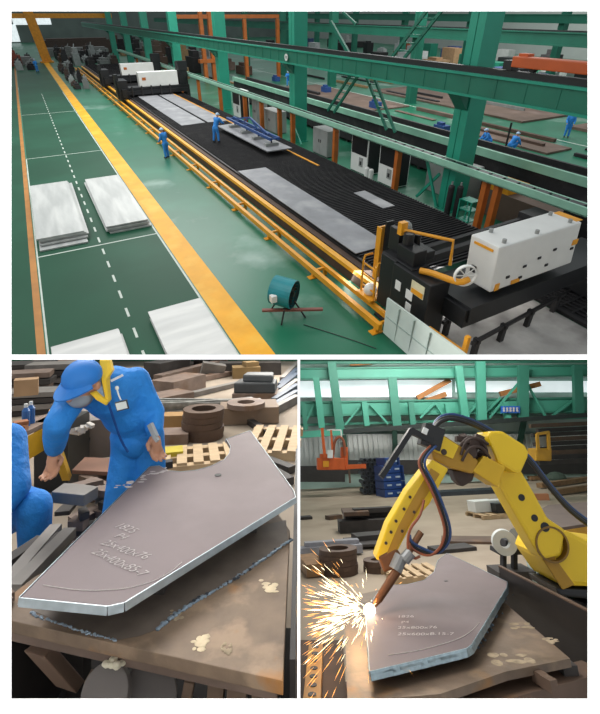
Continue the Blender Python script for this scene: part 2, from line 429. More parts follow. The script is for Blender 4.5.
b = MB(); b.box(7.5, 13.75, 5.55, 6.75, 1.05, 1.55); b.box(7.6, 9.2, 5.5, 7.1, 1.2, 1.62); b.box(13.2, 13.7, 5.4, 7.6, 0, 1.4); b.build('cross_beam', [blackm], t)
b = MB(); b.bar((7.6, 7.55, 1.85), (13.7, 7.75, 1.85), .16, .2); b.bar((7.6, 8.2, 1.7), (13.7, 8.35, 1.7), .14, .18); b.box(12.9, 13.75, 7.2, 8.5, .0, 1.95); b.build('guide_beam', [ironm], t)
b = MB(); b.ext([(8.30, 5.62, 1.78), (11.42, 5.62, 1.78), (11.2, 5.62, 3.0), (8.2, 5.62, 3.0)], (0, .82, 0)); casing = b.build('white_casing', [whitem], t, bev=.04)
for x, y in ((8.5, 5.75), (9.6, 5.72), (10.9, 5.75), (8.7, 6.3), (10.9, 6.3)): MB().cyl((x, y, 2.99), (x, y, 3.09), .05, n=8).build('lifting_eye', [greym], casing)
b = MB()
for x, z in ((8.75, 2.05), (9.3, 2.2), (9.8, 2.3), (10.35, 2.4), (9.25, 1.9), (11.1, 2.25), (10.2, 2.0)): MB().box(x, x+.11, 5.595, 5.625, z, z+.06).build('vent_slot', [blackm], casing)
for q in ((8.42, 8.56, 5.595, 5.625, 1.8, 1.98), (9.0, 9.3, 5.595, 5.625, 1.82, 1.92), (11.1, 11.3, 5.595, 5.625, 2.38, 2.52), (11.1, 11.35, 5.7, 6.35, 2.99, 3.006)): MB().box(*q).build('orange_sticker', [railm], casing)
b = MB(); b.bar((8.195, 5.75, 2.86), (8.195, 6.3, 2.86), .02, .06); b.build('yellow_stripe', [railm], casing)
b = MB(); b.bar((8.24, 6.12, 2.18), (8.24, 6.26, 2.18), .05, .16); b.build('switch', [blackm], casing)
# stickers on the black end carriage
for y, z, s, h in ((7.42, 1.35, .2, .26), (7.0, 1.3, .24, .26), (6.95, .98, .2, .22)): MB().box(6.935, 6.955, y-s, y, z, z+h).build('white_notice', [whitem], carriage)
b = MB(); b.box(6.935, 6.955, 6.4, 6.85, 1.55, 1.9); b.build('warning_plate', [mat('cream', '#cfc9a8', .5)], carriage)
b = MB(); b.box(6.925, 6.94, 6.42, 6.82, 1.57, 1.7); b.build('yellow_sticker', [railm], carriage)
# yellow handrail, hose reel, ladder
b = MB(); b.tube([(7.35, 7.85, 2.75), (8.0, 6.75, 2.75), (8.0, 6.7, 2.1)], .045, 8, 1); b.box(7.25, 7.45, 7.8, 7.95, 2.62, 2.95); b.build('handrail', [railm], t)
b = MB(); b.tube([(7.15, 6.85, 2.1), (7.3, 6.55, 2.12), (7.5, 5.95, 2.14), (7.72, 5.86, 2.2)], .08, 10, 3); b.build('hose_arm', [railm], t)
b = MB(); b.ring((7.62, 5.86, 2.3), (7.66, 5.94, 2.3), .27, .24, 22)
for k in range(8):
    a = k*math.pi/4; b.cyl((7.64, 5.9, 2.3), (7.64+.25*math.cos(a)*.9, 5.9-.25*math.cos(a)*.42, 2.3+.25*math.sin(a)), .014, n=5)
b.build('hose_reel', [whitem], t)
b = MB()
for y in (8.3, 8.9): b.tube([(7.0, y, .42), (7.0, y, 1.5), (7.12, y, 1.62), (7.3, y, 1.62)], .035, 6, 2)
for z in (.7, 1.05, 1.4): b.bar((7.0, 8.3, z), (7.0, 8.9, z), .04, .04)
b.box(6.85, 7.35, 8.25, 8.95, .42, .48)
b.build('access_ladder', [railm], t)
b = MB(); b.box(7.3, 7.52, 8.7, 8.76, .9, 2.5); b.box(7.28, 7.31, 8.6, 8.8, .9, 2.5); b.build('guard_panel', [railm], t)
b = MB(); b.ell((7.1, 8.6, .62), (.2, .2, .2), 12, 8); b.build('white_light_dome', [whitem], t, smooth=True)
b = MB(); b.bar((7.5, 8.55, 1.2), (7.5, 8.55, 2.7), .06, .25); b.build('black_shield', [blackm], t)
# whiteboard leaning on the guard rail
t = thing('whiteboard', 'large pale board with grid lines leaning beside the near gantry', 'board', (6.6, 6.2, .1))
q = [(6.6, 7.29, 1.22), (6.55, 7.22, .16), (6.52, 4.2, .1), (6.6, 4.2, 1.28)]
b = MB(); b.ext(q, (.05, 0, .0)); pnl = b.build('panel', [mat('pale_board', '#b9c6c0', .35, var=.05)], t, clip=SILL)
b = MB()
for y in (6.75, 6.2, 5.65): b.box(6.545, 6.6, y-.01, y+.01, .2, 1.2)
b.box(6.55, 6.6, 5.3, 7.2, .7, .72)
b.build('grid_line', [mat('line_grey', '#8fa09a', .5)], pnl, clip=SILL)
b = MB(); b.bar((7.0, 6.1, .9), (7.05, 5.0, .9), .07, .07); b.bar((7.05, 5.0, .2), (7.05, 5.0, 1.35), .1, .1)
single(b, 'barrier_post', [railm], 'yellow barrier post with a bar behind the pale board', 'barrier', clip=SILL)

# --- pit area in front of the gantry: dusty concrete, rack rails, grate
b = MB(); b.prism([(7.3, 4.0), (11.75, 2.6), (11.75, 7.2), (7.3, 7.2)], .002, .02); struct(b, 'floor_pit', [concm], clip=SILL)
b = MB(); b.prism([(7.0, 3.5), (7.5, 3.5), (7.5, 8.2), (7.0, 8.2)], .003, .06); struct(b, 'trim_6', [sootm], clip=SILL)
for i, y in enumerate((5.55, 6.55)):
    t = thing('sleeper_rail', ('nearer' if i == 0 else 'farther')+' black rail on short posts over the dusty concrete', 'rail', (10, y, 0), 'black support rails by the near gantry')
    MB().bar((7.9, y-.1, .5), (12.1, y+.25, .5), .08, .1).build('rail_bar', [ironm], t)
    for x in (8.1, 9.2, 10.4, 11.7):
        b = MB(); yy = y-.1+.35*(x-7.9)/4.2; b.box(x-.07, x+.07, yy-.06, yy+.06, .02, .45); b.box(x-.05, x+.05, yy-.09, yy+.09, .44, .56); b.build('post', [ironm], t)
t = thing('floor_grate', 'dark steel grate sunk beside the dusty concrete', 'grate', (12.9, 5.5, .02))
b = MB(); b.box(11.8, 11.95, 3.0, 7.1, .0, .1); b.box(11.8, 17.2, 7.0, 7.1, 0, .1); b.build('frame', [ironm], t, clip=SILL)
b = MB()
for k in range(26): x = 12+k*.2; b.box(x, x+.05, 2.0, 7.0, .02, .07)
for k in range(12): y = 2.2+k*.4; b.box(12, 17, y, y+.04, .03, .08)
b.build('bars', [sootm], t, clip=SILL)
b = MB(); b.prism([(11.95, 1.5), (17.2, 1.0), (17.2, 7.0), (11.95, 7.0)], .004, .015); struct(b, 'trim_7', [sootm], clip=SILL)
b = MB(); b.box(14.3, 24, 7.55, 7.68, .0, .03); struct(b, 'trim_8', [railm])

# --- fan
t = thing('drum_fan', 'portable teal drum fan standing on the green walkway', 'fan', (4.8, 9.4, 0))
c = Vector((4.72, 9.45, .78)); ax = Vector((.62, -.78, -.06)).normalized()
drum = MB().ring(c-ax*.34, c+ax*.30, .42, .40, 28).build('drum', [mat('fan_teal', '#1b7d86', .35)], t, smooth=False)
MB().cyl(c-ax*.3, c-ax*.26, .40, n=24).build('back_plate', [mat('fan_blue', '#1d5a8e', .4)], t)
b = MB(); b.cyl(c+ax*.1, c+ax*.3, .08, n=12)
u = ax.orthogonal().normalized(); v_ = ax.cross(u)
for k in range(5):
    a = k*2*math.pi/5; d = u*math.cos(a)+v_*math.sin(a); e = -u*math.sin(a)+v_*math.cos(a)
    b.ext([c+ax*.12+d*.06-e*.03, c+ax*.2+d*.38-e*.1, c+ax*.14+d*.38+e*.1, c+ax*.1+d*.06+e*.03], ax*.012)
b.build('blades', [blackm], t)
b = MB()
for rr in (.14, .22, .30, .385): b.ring(c+ax*.285, c+ax*.3, rr+.008, rr-.008, 24)
b.build('front_grille', [blackm], drum)
b = MB()
for d in ((-.3, -.34), (.3, -.34), (-.3, .3), (.3, .3)): b.cyl((4.78+d[0]*.5, 9.45+d[1]*.6, .52), (4.78+d[0]*1.3, 9.45+d[1]*1.2, 0), .025, n=6)
b.build('stand', [ironm], t)
MB().bar((4.02, 9.5, .36), (5.55, 8.72, .36), .1, .06).build('crossbar', [mat('red_brown_bar', '#7d4a40', .6)], t)
b = MB(); b.box(4.2, 4.36, 9.2, 9.36, .7, .9); b.build('junction_box', [whitem], t)
b = MB(); b.tube([(4.95, 8.75, .012), (5.25, 8.3, .012), (5.7, 7.6, .012), (6.1, 6.9, .012)], .012, 6, 4)
single(b, 'power_cable', [blackm], 'thin dark cable trailing from the teal fan across the floor', 'cable')
# =================================================================== hall structure beyond the bed
# --- cable tray on orange posts
t = thing('cable_tray', 'long pale green cable tray on the orange posts beside the bed', 'cable tray', (14.05, 40, 2.1))
b = MB(); b.box(13.85, 13.95, 6.9, 88, 2.12, 2.40); b.box(13.85, 14.4, 6.9, 88, 2.12, 2.17); b.box(14.32, 14.4, 6.9, 88, 2.12, 2.36); b.build('channel', [pale], t)
b = MB()
y = 7.2
while y < 60: b.box(13.98, 14.3, y, y+.5, 2.18, 2.36); y += .62
b.build('cable_chain', [blackm], t)
for i, y in enumerate((10.4, 10.95, 16.1, 21.5, 26.6, 28.5, 31.4, 34.5, 40, 46, 52, 58, 66, 74)):
    t = thing('tray_post', 'orange post under the pale green tray, %s from the near gantry' % ['first', 'second', 'third', 'fourth', 'fifth', 'sixth', 'seventh', 'eighth', 'ninth', 'tenth', 'eleventh', 'twelfth', 'thirteenth', 'fourteenth'][i], 'post', (14.15, y, 0), 'orange posts under the cable tray')
    MB().box(14.02, 14.28, y-.11, y+.11, .02, 2.115).build('shaft', [orange], t)
    MB().box(13.95, 14.42, y-.2, y+.2, 0, .03).build('base_plate', [orange], t)
    if i < 8: MB().box(14.0, 14.46, y-.1, y+.1, 1.98, 2.115).build('bracket_arm', [orange], t)
# --- cabinets behind the tray
def cabinet(y0, y1, z1, label, x0=14.5, d=.85, kind='bw'):
    t = thing('chiller_cabinet' if kind == 'bw' else 'control_cabinet', label, 'cabinet', (x0+d/2, (y0+y1)/2, 0), 'machine cabinets under the cable tray')
    MB().box(x0, x0+d, y0, y1, .05, z1).build('body', [greym if kind != 'bw' else whitem], t, bev=.02)
    MB().box(x0+.05, x0+d-.05, y0+.05, y1-.05, 0, .05).build('plinth', [blackm], t)
    if kind == 'bw':
        MB().box(x0-.015, x0, y0+.06, y1-.06, z1*.5, z1-.06).build('black_grille', [blackm], t)
        MB().box(x0+.06, x0+d-.06, y0-.015, y0, .1, z1-.06).build('black_side_panel', [blackm], t)
        ym = y0+(y1-y0)*.36
        cp = MB().box(x0-.03, x0, ym-.16, ym+.16, z1*.2, z1*.44).build('control_panel', [greym], t)
        MB().box(x0-.035, x0-.03, ym-.08, ym+.08, z1*.24, z1*.34).build('display', [ironm], cp)
    else:
        for ya, yb, yh in ((y0+.05, (y0+y1)/2-.01, (y0+y1)/2-.1), ((y0+y1)/2+.01, y1-.05, (y0+y1)/2+.1)):
            dr = MB().box(x0-.012, x0, ya, yb, .12, z1-.08).build('door', [greym], t)
            MB().box(x0-.04, x0-.012, yh-.02, yh+.02, z1*.5, z1*.5+.18).build('handle', [ironm], dr)
cabinet(18.9, 20.4, 2.0, 'black and white chiller cabinet between the third and fourth orange posts')
cabinet(16.55, 17.9, 2.0, 'black and white chiller cabinet nearest the big green column')
cabinet(22.9, 24.6, 1.55, 'plain grey cabinet beside the second green column', kind='g')
cabinet(36.5, 38.0, 2.1, 'distant white and black cabinet beyond the raised plate')
cabinet(30.0, 32.2, 1.5, 'low grey cabinet behind the blue lifting beam', kind='g', x0=14.6)
cabinet(33.2, 34.2, 1.9, 'narrow dark grey cabinet behind the blue lifting beam', kind='g', x0=14.6)
for i, (x, y) in enumerate(((14.28, 18.55), (14.28, 18.2))):
    b = MB(); b.cyl((x, y, 0), (x, y, .55), .13, n=12); b.ell((x, y, .55), (.13, .13, .08), 12, 6)
    single(b, 'water_jug', [whitem], 'small white drum between the two chiller cabinets, %s one' % ('left', 'right')[i], 'drum', 'small drums between the cabinets')
for i, (x, y) in enumerate(((14.1, 12.55), (14.35, 12.3))):
    t = thing('gas_cylinder', 'dark gas cylinder at the foot of the big green column, %s one' % ('left', 'right')[i], 'gas cylinder', (x, y, 0), 'gas cylinders by the big column')
    b = MB(); b.cyl((x, y, 0), (x, y, 1.35), .13, n=14); b.ell((x, y, 1.35), (.13, .13, .13), 14, 8); b.build('body', [ironm], t)
    MB().cyl((x, y, 1.46), (x, y, 1.6), .04, n=8).build('valve', [greym], t)
t = thing('tool_trolley', 'open green frame trolley beside the gas cylinders', 'trolley', (14.3, 11.6, 0))
b = MB()
for x in (14.0, 14.5):
    for y in (11.3, 11.9): b.bar((x, y, 0), (x, y, 1.1), .05, .05)
b.build('frame', [teal], t)
for z in (.25, .7, 1.08): MB().box(14.0, 14.5, 11.3, 11.9, z, z+.03).build('shelf', [teal], t)

# --- columns and crane girders
def hcol(x, y, w, z1, label, m, grp, z0=0):
    t = thing('steel_column', label, 'column', (x, y, z0), grp)
    f = w*.5
    b = MB(); b.box(x-f, x+f, y-w*.40, y-w*.02, z0, z1); b.box(x-f, x+f, y+w*.02, y+w*.40, z0, z1); b.box(x-f+.03, x+f-.03, y-w*.05, y+w*.05, z0, z1)
    b.build('shaft', [m], t, bev=.012)
    MB().box(x-f*1.15, x+f*1.15, y-w*.5, y+w*.5, z0, z0+.06).build('base_plate', [m], t)
    return t
ordn = ['nearest', 'second', 'third', 'fourth', 'fifth', 'sixth', 'seventh', 'eighth']
for i, y in enumerate((13.3, 27.6, 41.5, 56, 70, 84, 98)):
    hcol(15.1, y, .92, 11 if i < 4 else 12, 'tall green steel column of the near row, %s from the viewer' % ordn[i], teal, 'near row of green columns')
    b = MB()
    b.ext([(14.61, y-.3, 4.2), (14.61, y-.3, 4.79), (14.06, y-.3, 4.79)], (0, .6, 0))
    single(b, 'girder_bracket', [dteal], 'green bracket carrying the near girder on the %s column' % ordn[i], 'bracket', 'brackets under the near crane girder')
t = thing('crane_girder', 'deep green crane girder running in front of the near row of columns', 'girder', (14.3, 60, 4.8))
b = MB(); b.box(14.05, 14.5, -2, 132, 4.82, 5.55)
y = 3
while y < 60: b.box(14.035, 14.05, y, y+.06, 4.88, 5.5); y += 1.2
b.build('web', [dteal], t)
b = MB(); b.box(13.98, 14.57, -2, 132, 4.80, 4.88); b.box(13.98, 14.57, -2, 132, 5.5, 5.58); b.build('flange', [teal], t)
b = MB(); b.box(14.15, 14.4, -2, 132, 5.58, 5.78); b.box(14.4, 14.58, -2, 132, 5.58, 5.66); b.build('crane_rail', [blackm], t)
b = MB(); b.ring((13.93, 27.0, 5.15), (13.98, 27.0, 5.15), .19, .1, 14); single(b, 'lamp_disc', [whitem], 'small white round lamp fixed on the deep green girder', 'lamp')
for i, y in enumerate((27.4, 35.6, 50, 63, 76, 90)):
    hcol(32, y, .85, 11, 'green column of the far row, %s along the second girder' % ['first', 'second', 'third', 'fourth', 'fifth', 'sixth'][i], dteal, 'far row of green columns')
t = thing('crane_girder', 'second green crane girder on the far row of columns', 'girder', (31.4, 60, 5.6))
MB().box(31.1, 31.5, -4, 132, 5.6, 6.3).build('web', [dteal], t)
b = MB(); b.box(31.0, 31.6, -4, 132, 5.56, 5.64); b.box(31.0, 31.6, -4, 132, 6.28, 6.36); b.build('flange', [dteal], t)
MB().box(31.2, 31.4, -4, 132, 6.36, 6.46).build('crane_rail', [blackm], t)
t = thing('crane_end_truck', 'long orange crane end truck resting on the deep green girder', 'crane', (14.35, 10, 5.78))
b = MB(); q0 = at(508, 66, 0, 14.3); 
b.box(14.05, 14.5, 5.0, q0.y-.3, 5.90, 6.22); b.build('body', [orangec], t, bev=.03)
b = MB(); b.box(14.1, 14.45, q0.y-.3, q0.y+.05, 5.80, 6.08); b.build('buffer', [blackm], t)
b = MB(); b.box(14.2, 14.5, q0.y-.75, q0.y-.4, 6.2, 6.3); b.build('motor', [orangec], t)
b = MB()
for y in (6.0, q0.y-1): b.cyl((14.2, y, 5.885), (14.4, y, 5.885), .1, n=12)
b.build('wheel', [ironm], t)
# --- stairs and ladders of the girders
def ladder(p0, p1, gap, label, steps, name='green_ladder', w=.09, m=dteal, axis=(0, 1, 0)):
    a, c = Vector(p0), Vector(p1); g = Vector(axis)*gap
    t = thing(name, label, 'ladder', tuple(a if a.z < c.z else c))
    for q in (0, 1): MB().bar(a+g*q, c+g*q, w, w*1.6).build('stringer', [m], t)
    for k in range(1, steps): p = a.lerp(c, k/steps); MB().bar(p, p+g, .16, .04).build('rung', [m], t)
ladder((15.8, 19.3, 5.6), (15.8, 16.2, 8.5), .9, 'steep green stair climbing above the deep girder', 9, axis=(0, -1, 0))
b = MB(); b.bar(XP(331, 22, 16), XP(349, 54, 16), .12, .2); single(b, 'diagonal_brace', [dteal], 'thin green diagonal brace above the girder by the second column', 'brace')
b = MB(); b.bar(XP(343, 12, 16), XP(356, 24, 16), .08, .12); single(b, 'diagonal_brace', [dteal], 'short green diagonal brace at the top edge beside the thin brace', 'brace')
ladder((15.6, 24.0, 2.35), (15.6, 21.5, 4.8), .7, 'green ladder slanting down to the left below the deep girder', 6, axis=(0, 1, 0))
ladder((15.6, 18.9, 2.3), (15.6, 21.2, 4.8), .7, 'green ladder slanting down to the right below the deep girder', 5, axis=(0, -1, 0))
b = MB(); b.bar((14.48, 14.6, 2.0), (14.52, 13.6, .1), .08, .12); b.bar((14.6, 15.0, .1), (14.6, 13.8, 1.5), .08, .12)
single(b, 'diagonal_brace', [teal], 'short green diagonal braces at the foot of the big column', 'brace')
b = MB(); b.bar((14.56, 26.2, .1), (14.56, 27.3, 1.2), .08, .12)
single(b, 'diagonal_brace', [teal], 'short green diagonal brace at the foot of the second column', 'brace')

# --- right-hand bay
t = thing('plate_line', 'long dark conveyor with a pale green rail behind the cable tray', 'conveyor', (18.2, 20, 0))
MB().box(17.8, 19.3, 6, 46, .2, 1.75).build('bed', [sootm], t)
MB().box(17.7, 17.85, 6, 46, 1.75, 2.1).build('side_rail', [pale], t)
MB().box(19.2, 19.35, 6, 46, 1.75, 2.0).build('side_rail', [ironm], t)
b = MB()
for k in range(17): b.box(17.9, 18.2, 6.5+k*2.4, 6.7+k*2.4, 0, .2)
b.build('feet', [ironm], t)
b = MB(); b.box(15.9, 17.2, 13.6, 15.9, .0, 1.5); single(b, 'machine_housing', [greym], 'pale grey machine housing behind the big green column', 'machine', bev=.05)
b = MB(); b.box(15.9, 17.4, 8.6, 12.4, 0, 1.1); single(b, 'plate_pallet', [platebr], 'brown stack of plate behind the orange posts at right', 'stack')
b = MB(); b.box(15.95, 17.2, 11.2, 12.3, 1.104, 1.4); single(b, 'machine_cover', [railm], 'yellow orange cover on the brown stack at right', 'cover')
t = thing('crane_hook_block', 'tangle of dark green machinery at the right end of the pale tray', 'machine', (15.2, 7.3, 0))
b = MB(); b.box(14.9, 15.8, 6.6, 8.2, 0, 1.9); b.cyl((15.2, 7.0, 1.9), (15.2, 7.0, 2.5), .25, n=12); b.build('body', [ironm], t)
b = MB(); b.box(14.8, 15.4, 6.5, 7.2, 1.9, 2.4); b.build('green_cover', [dteal], t)
RECT = []
GP = 'brown plates lying in the right bay'
for i, (x0, x1, y0, y1, z, lb) in enumerate(((20.5, 24.4, 19, 38, .12, 'wide brown plate in the right bay beneath the deep girder'),
        (25.5, 30.5, 34, 51, .12, 'farther brown plate field in the right bay behind the second column'),
        (21.6, 25.0, 15.2, 18.8, .14, 'brown plate beside the crouching worker'), (33.5, 40, 24, 44, .15, 'dark brown plate beyond the far row of columns'),
        (26.9, 29.4, 17.0, 25, .12, 'low brown plate behind the crouching worker'), (35, 42, 12, 21, .2, 'brown plate stack beyond the standing worker at right'))):
    b = MB(); b.box(x0, x1, y0, y1, 0, z); single(b, 'brown_plate', [platebr], lb, 'plate', GP)
    RECT.append((x0, x1, y0, y1, z))
b = MB()
for x in (19.8, 25.2, 31): b.box(x, x+.12, -6, 80, .003, .01)
struct(b, 'trim_9', [whitel])
b = MB()
for x in (20.1, 41): b.box(x, x+.35, -6, 80, .003, .011)
struct(b, 'trim_10', [mat('tan_line', '#a2814e', .6)])
b = MB(); b.tube([(22.2, 18.6, .25), (23.3, 17.5, .25), (24.4, 16.2, .25), (23.9, 15.5, .25), (22.9, 16.0, .25)], .1, 8, 4); single(b, 'thick_hose', [blackm], 'thick black hose curled on the brown plate at right', 'hose')
b = MB(); b.cyl((24.6, 18.3, .145), (24.6, 18.3, 1.9), .06, n=8); single(b, 'upright_rod', [blackm], 'upright black rod standing on the brown plate at right', 'rod')
for i, (px, py) in enumerate(((326, 93), (276, 81), (375, 109), (441, 132))):
    p = G(px, py, 0); z = max([q[4]+.003 for q in RECT if q[0]-.5 < p.x < q[1]+.5 and q[2]-.7 < p.y < q[3]+.7] or [0]); b = MB(); b.box(p.x-.35, p.x+.35, p.y-.5, p.y+.5, z, z+.5); b.box(p.x-.25, p.x+.1, p.y-.2, p.y+.3, z+.5, z+.7)
    single(b, 'equipment_case', [bluem], 'blue equipment case on the right bay floor, %s' % ['just right of the second column', 'just left of the second column', 'below the slanting ladders', 'just left of the big column'][i], 'case', 'blue cases in the right bay')
BS = 'section bars strewn in the right bay'
dk = [ironm, mat('bar_tan', '#8d7350', .7, var=.2), sootm, brownm, platebr, mat('bar_grey', '#777c7a', .6)]
br = random.Random(15); k = 0
for gx in (20.9, 22.3, 23.6, 24.75, 26.3, 28.2, 30.3, 34.2, 35.8, 37.6, 39.4, 43):
    y = br.uniform(6, 10)
    while y < 58:
        ln = br.uniform(3.5, 9); w = br.uniform(.12, .42); h = br.uniform(.06, .28); k += 1
        x = gx+br.uniform(-.2, .2)
        bad = (abs(x-25.8) < 1.3 and y < 22 and y+ln > 17.5) or (x < 25.2 and y < 20 and y+ln > 14.6) or (abs(x-32.2) < 1 and y < 20.5 and y+ln > 18) or (abs(x-27.1) < 1.2 and y+ln > 50) or abs(x-31.3) < .9 or (br.random() < .3)
        for px, py in ((326, 93), (276, 81), (375, 109), (441, 132)):
            q = G(px, py, 0); bad = bad or (abs(q.x-x) < 1.1 and y-1 < q.y < y+ln+1)
        rs = [q for q in RECT if q[0]-.4 < x < q[1]+.4 and q[2]-.2 < y+ln and y < q[3]+.2]
        if rs and not any(q[0]+.4 < x < q[1]-.4 and q[2]+.2 < y and y+ln < q[3]-.2 for q in rs): bad = True
        if not bad:
            z = max([q[4]+.004 for q in rs] or [.013]); b = MB(); b.box(x-w/2, x+w/2, y, y+ln, z, z+h)
            single(b, 'section_bar', [dk[k % 6]], 'long section bar strewn on the floor of the right bay beyond the cable tray', 'bar', BS)
        y += ln+br.uniform(.5, 4)
for gx in (19.0, 23, 27):
    for gy in range(66, 130, 7):
        x, y = gx+br.uniform(-1, 1), gy+br.uniform(-1, 1); w, d, h = br.uniform(1.2, 2.8), br.uniform(1.5, 4), br.uniform(.6, 2.6)
        b = MB(); b.box(x-w/2, x+w/2, y-d/2, y+d/2, 0, h); b.box(x-w*.3, x+w*.25, y-d*.3, y+d*.3, h, h*1.4)
        single(b, 'bay_machine', [dk[(gy+int(gx)) % 6]], 'dark machine far back behind the near row of columns', 'machine', 'machines behind the near columns')
for i, y in enumerate((38, 52, 66, 80, 94, 108)):
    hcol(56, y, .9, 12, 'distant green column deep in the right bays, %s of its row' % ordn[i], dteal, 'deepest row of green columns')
t = thing('crane_girder', 'deepest green crane girder far back in the right bays', 'girder', (55.3, 60, 6))
MB().box(54.9, 55.4, 10, 132, 6.4, 7.2).build('web', [dteal], t)
MB().box(54.8, 55.5, 10, 132, 7.2, 7.3).build('flange', [dteal], t)
# clutter against the far wall of the right bays
GC = 'clutter at the far side of the right bays'
cols_ = [mat('clut_white', '#9fa3a3', .6), mat('clut_blue', '#2b3f66', .6), ironm, mat('clut_tan', '#84684c', .7), greym, mat('clut_rust', '#7b3f24', .7), dteal, blackm]
i = 0
for gx in (46, 50, 61, 66, 72, 77):
    for gy in range(14, 118, 7):
        i += 1
        if rnd.random() < .22: continue
        x, y = gx+rnd.uniform(-1, 1), gy+rnd.uniform(-1, 1)
        w, d, h = rnd.uniform(1, 3), rnd.uniform(1.5, 4.5), rnd.uniform(.5, 2.4)
        b = MB(); b.box(x-w/2, x+w/2, y-d/2, y+d/2, 0, h)
        if rnd.random() < .6: b.box(x-w*.3, x+w*.2, y-d*.3, y+d*.25, h, h+rnd.uniform(.2, 1.2))
        single(b, 'crated_goods', [cols_[(i*5+gx) % 8]], 'distant crated goods in the far right bays, beyond the second girder', 'crate', GC)
# far right and end walls
fw = mat('far_cladding', '#8b938f', .8, var=.06, scale=.3)
MB_ = MB(); MB_.box(92, 92.5, -10, 240, 0, 16); struct(MB_, 'wall_right', [fw])
MB_ = MB(); MB_.box(-16, 92, 172, 172.5, 0, 18); struct(MB_, 'wall_back', [mat('end_cladding', '#5e6a66', .8, var=.2, scale=.2)])
MB_ = MB(); MB_.box(-16.5, -16, 18, 172, 0, 14); struct(MB_, 'wall_left', [fw])
for i, (x, z0, z1, w) in enumerate(((-2, .3, 4.6, 5), (5, 4.5, 7, 10))):
    MB_ = MB(); MB_.box(x-w/2, x+w/2, 171.8, 171.95, z0, z1); struct(MB_, 'window_%d' % (i+1), [mat('bright_opening', '#dfe8ea', .5, emit=.8)])
# --- far left clutter and orange jib
t = thing('jib_crane', 'thick orange jib with a leg and horizontal beam far down the hall', 'crane', (3.4, 100, 0))
MB().bar((3.55, 100, 0), (2.6, 100, 8.2), 1.5, 1.2, (0, 1, 0)).build('leg', [mat('jib_orange', '#cf8a1c', .5)], t)
MB().bar((-1, 100, 7.0), (16, 100, 7.0), .8, .7).build('beam', [mat('jib_orange', '#cf8a1c', .5)], t)
MB().box(2.4, 4.6, 99, 101, 0, .2).build('foot', [mat('jib_orange', '#cf8a1c', .5)], t)
t = thing('portal_crane', 'orange portal frame standing behind the near row of columns', 'crane', (20.3, 60, 0))
for x in (19.6, 20.7): MB().box(x-.22, x+.22, 59.75, 60.25, 0, 7.6).build('leg', [orange], t)
MB().box(18.9, 21.4, 59.6, 60.4, 2.2, 2.6).build('tie', [orange], t)
MB().box(16.5, 30, 59.85, 60.15, 6.85, 7.25).build('beam', [orange], t)
for x in (25.2, 29.8): MB().box(x-.2, x+.2, 59.8, 60.2, 0, 6.8).build('side_leg', [orange], t)
GL = 'stock piles at the far end of the hall'
pm = [ironm, mat('pile_grey', '#6f7472', .7), mat('pile_brown', '#41352e', .7), blackm, mat('pile_pale', '#8d9492', .6), sootm]
k = 0
spots = [(x, y, .38, .8) for y in range(62, 86, 3) for x in (4.55, 5.55)]+[(x, y, .75, 1.5) for y in range(88, 111, 4) for x in (5.9, 7.7, 9.5, 11.3, 13.1)]+[(x, y, .6, 1.2) for y in (88, 92, 103) for x in (-1.0, .6)]
for x, y, w, d in spots:
    if k % 7 == 3: k += 1; continue
    w *= rnd.uniform(.6, 1); d *= rnd.uniform(.6, 1); h = rnd.uniform(.4, 1.3)*(1.4 if y > 87 else .8); rz = rnd.uniform(-.1, .1)
    b = MB(); b.obox((x, y, h/2), (2*w, 2*d, h), (0, 0, rz)); b.obox((x+.1*w, y, h*1.2), (w*1.3, d*1.2, h*.45), (0, 0, rz+.1)); b.bar((x-w*.7, y-d*.6, h), (x+w*.4, y+d*.3, h*1.7), .12, .12)
    single(b, 'stock_pile', [pm[k % 6]], 'low dark stock pile at the far left end of the hall', 'pile', GL); k += 1
for i, (x0, y0, z0, x1, z1, m_, nm, lb) in enumerate(((4.5, 118, 0, 17.5, 2.6, 'pile_brown', 'plate_rack', 'long brown rack of plate across the far end of the hall'),
        (3, 112, 0, 16, 1.2, 'pile_grey', 'roller_table', 'low grey roller table before the brown rack at the far end'),
        (-5.5, 108, 0, -1.5, 3.0, 'pile_brown', 'furnace_block', 'dark brown block beside the orange jib at the far left'),
        (-7, 96, 0, 1.5, .9, 'pile_grey', 'pale_slab', 'pale grey slabs left of the orange jib'))):
    b = MB(); b.box(x0, x1, y0, y0+3, z0, z1); b.box(x0+.5, x1-.5, y0+.4, y0+2.6, z1, z1+.3); single(b, nm, [MATS[m_]], lb, 'stock')
p = G(15, 66); b = MB(); b.box(p.x-1.6, p.x+1.2, p.y-.8, p.y+.8, 0, 1.6); b.box(p.x-1, p.x+.6, p.y-.6, p.y+.6, 1.6, 2.3); single(b, 'red_machine', [mat('red_paint', '#7d3a2a', .6)], 'reddish machine at the far left edge of the hall', 'machine')
# =================================================================== LOWER RIGHT BAY (R): robot cutting a plate
CUR = 'R'
LEFTX = 299.0                                  # the bay's left side wall line
tanf = mat('tan_concrete', '#a09280', .85, var=.12, scale=.7, col2='#877968', thr=(.5, .7), bump=.1)
rust = mat('rusty_steel', '#5d4a3d', .65, .2, var=.2, scale=3, col2='#7d5a38', thr=(.58, .72), scale2=1.8, bump=.15)
tabm = mat('table_steel', '#6e5d4e', .5, .25, var=.2, scale=5, col2='#8d7862', thr=(.52, .68), scale2=4, col3='#8f6228', thr3=(.6, .74), scale3=2.2, bump=.1)
plm = mat('mauve_plate', '#6d6061', .6, .1, var=.06, scale=2, col2='#7b7072', thr=(.5, .75), scale2=1.3)
cutm = mat('bright_cut_edge', '#a9bcc4', .32, .6, var=.15, scale=30)
darks = mat('dark_scrap', '#3a3634', .7, .2, var=.25, scale=4)
robo = mat('robot_yellow', '#e0bb1c', .38, var=.05, scale=2)
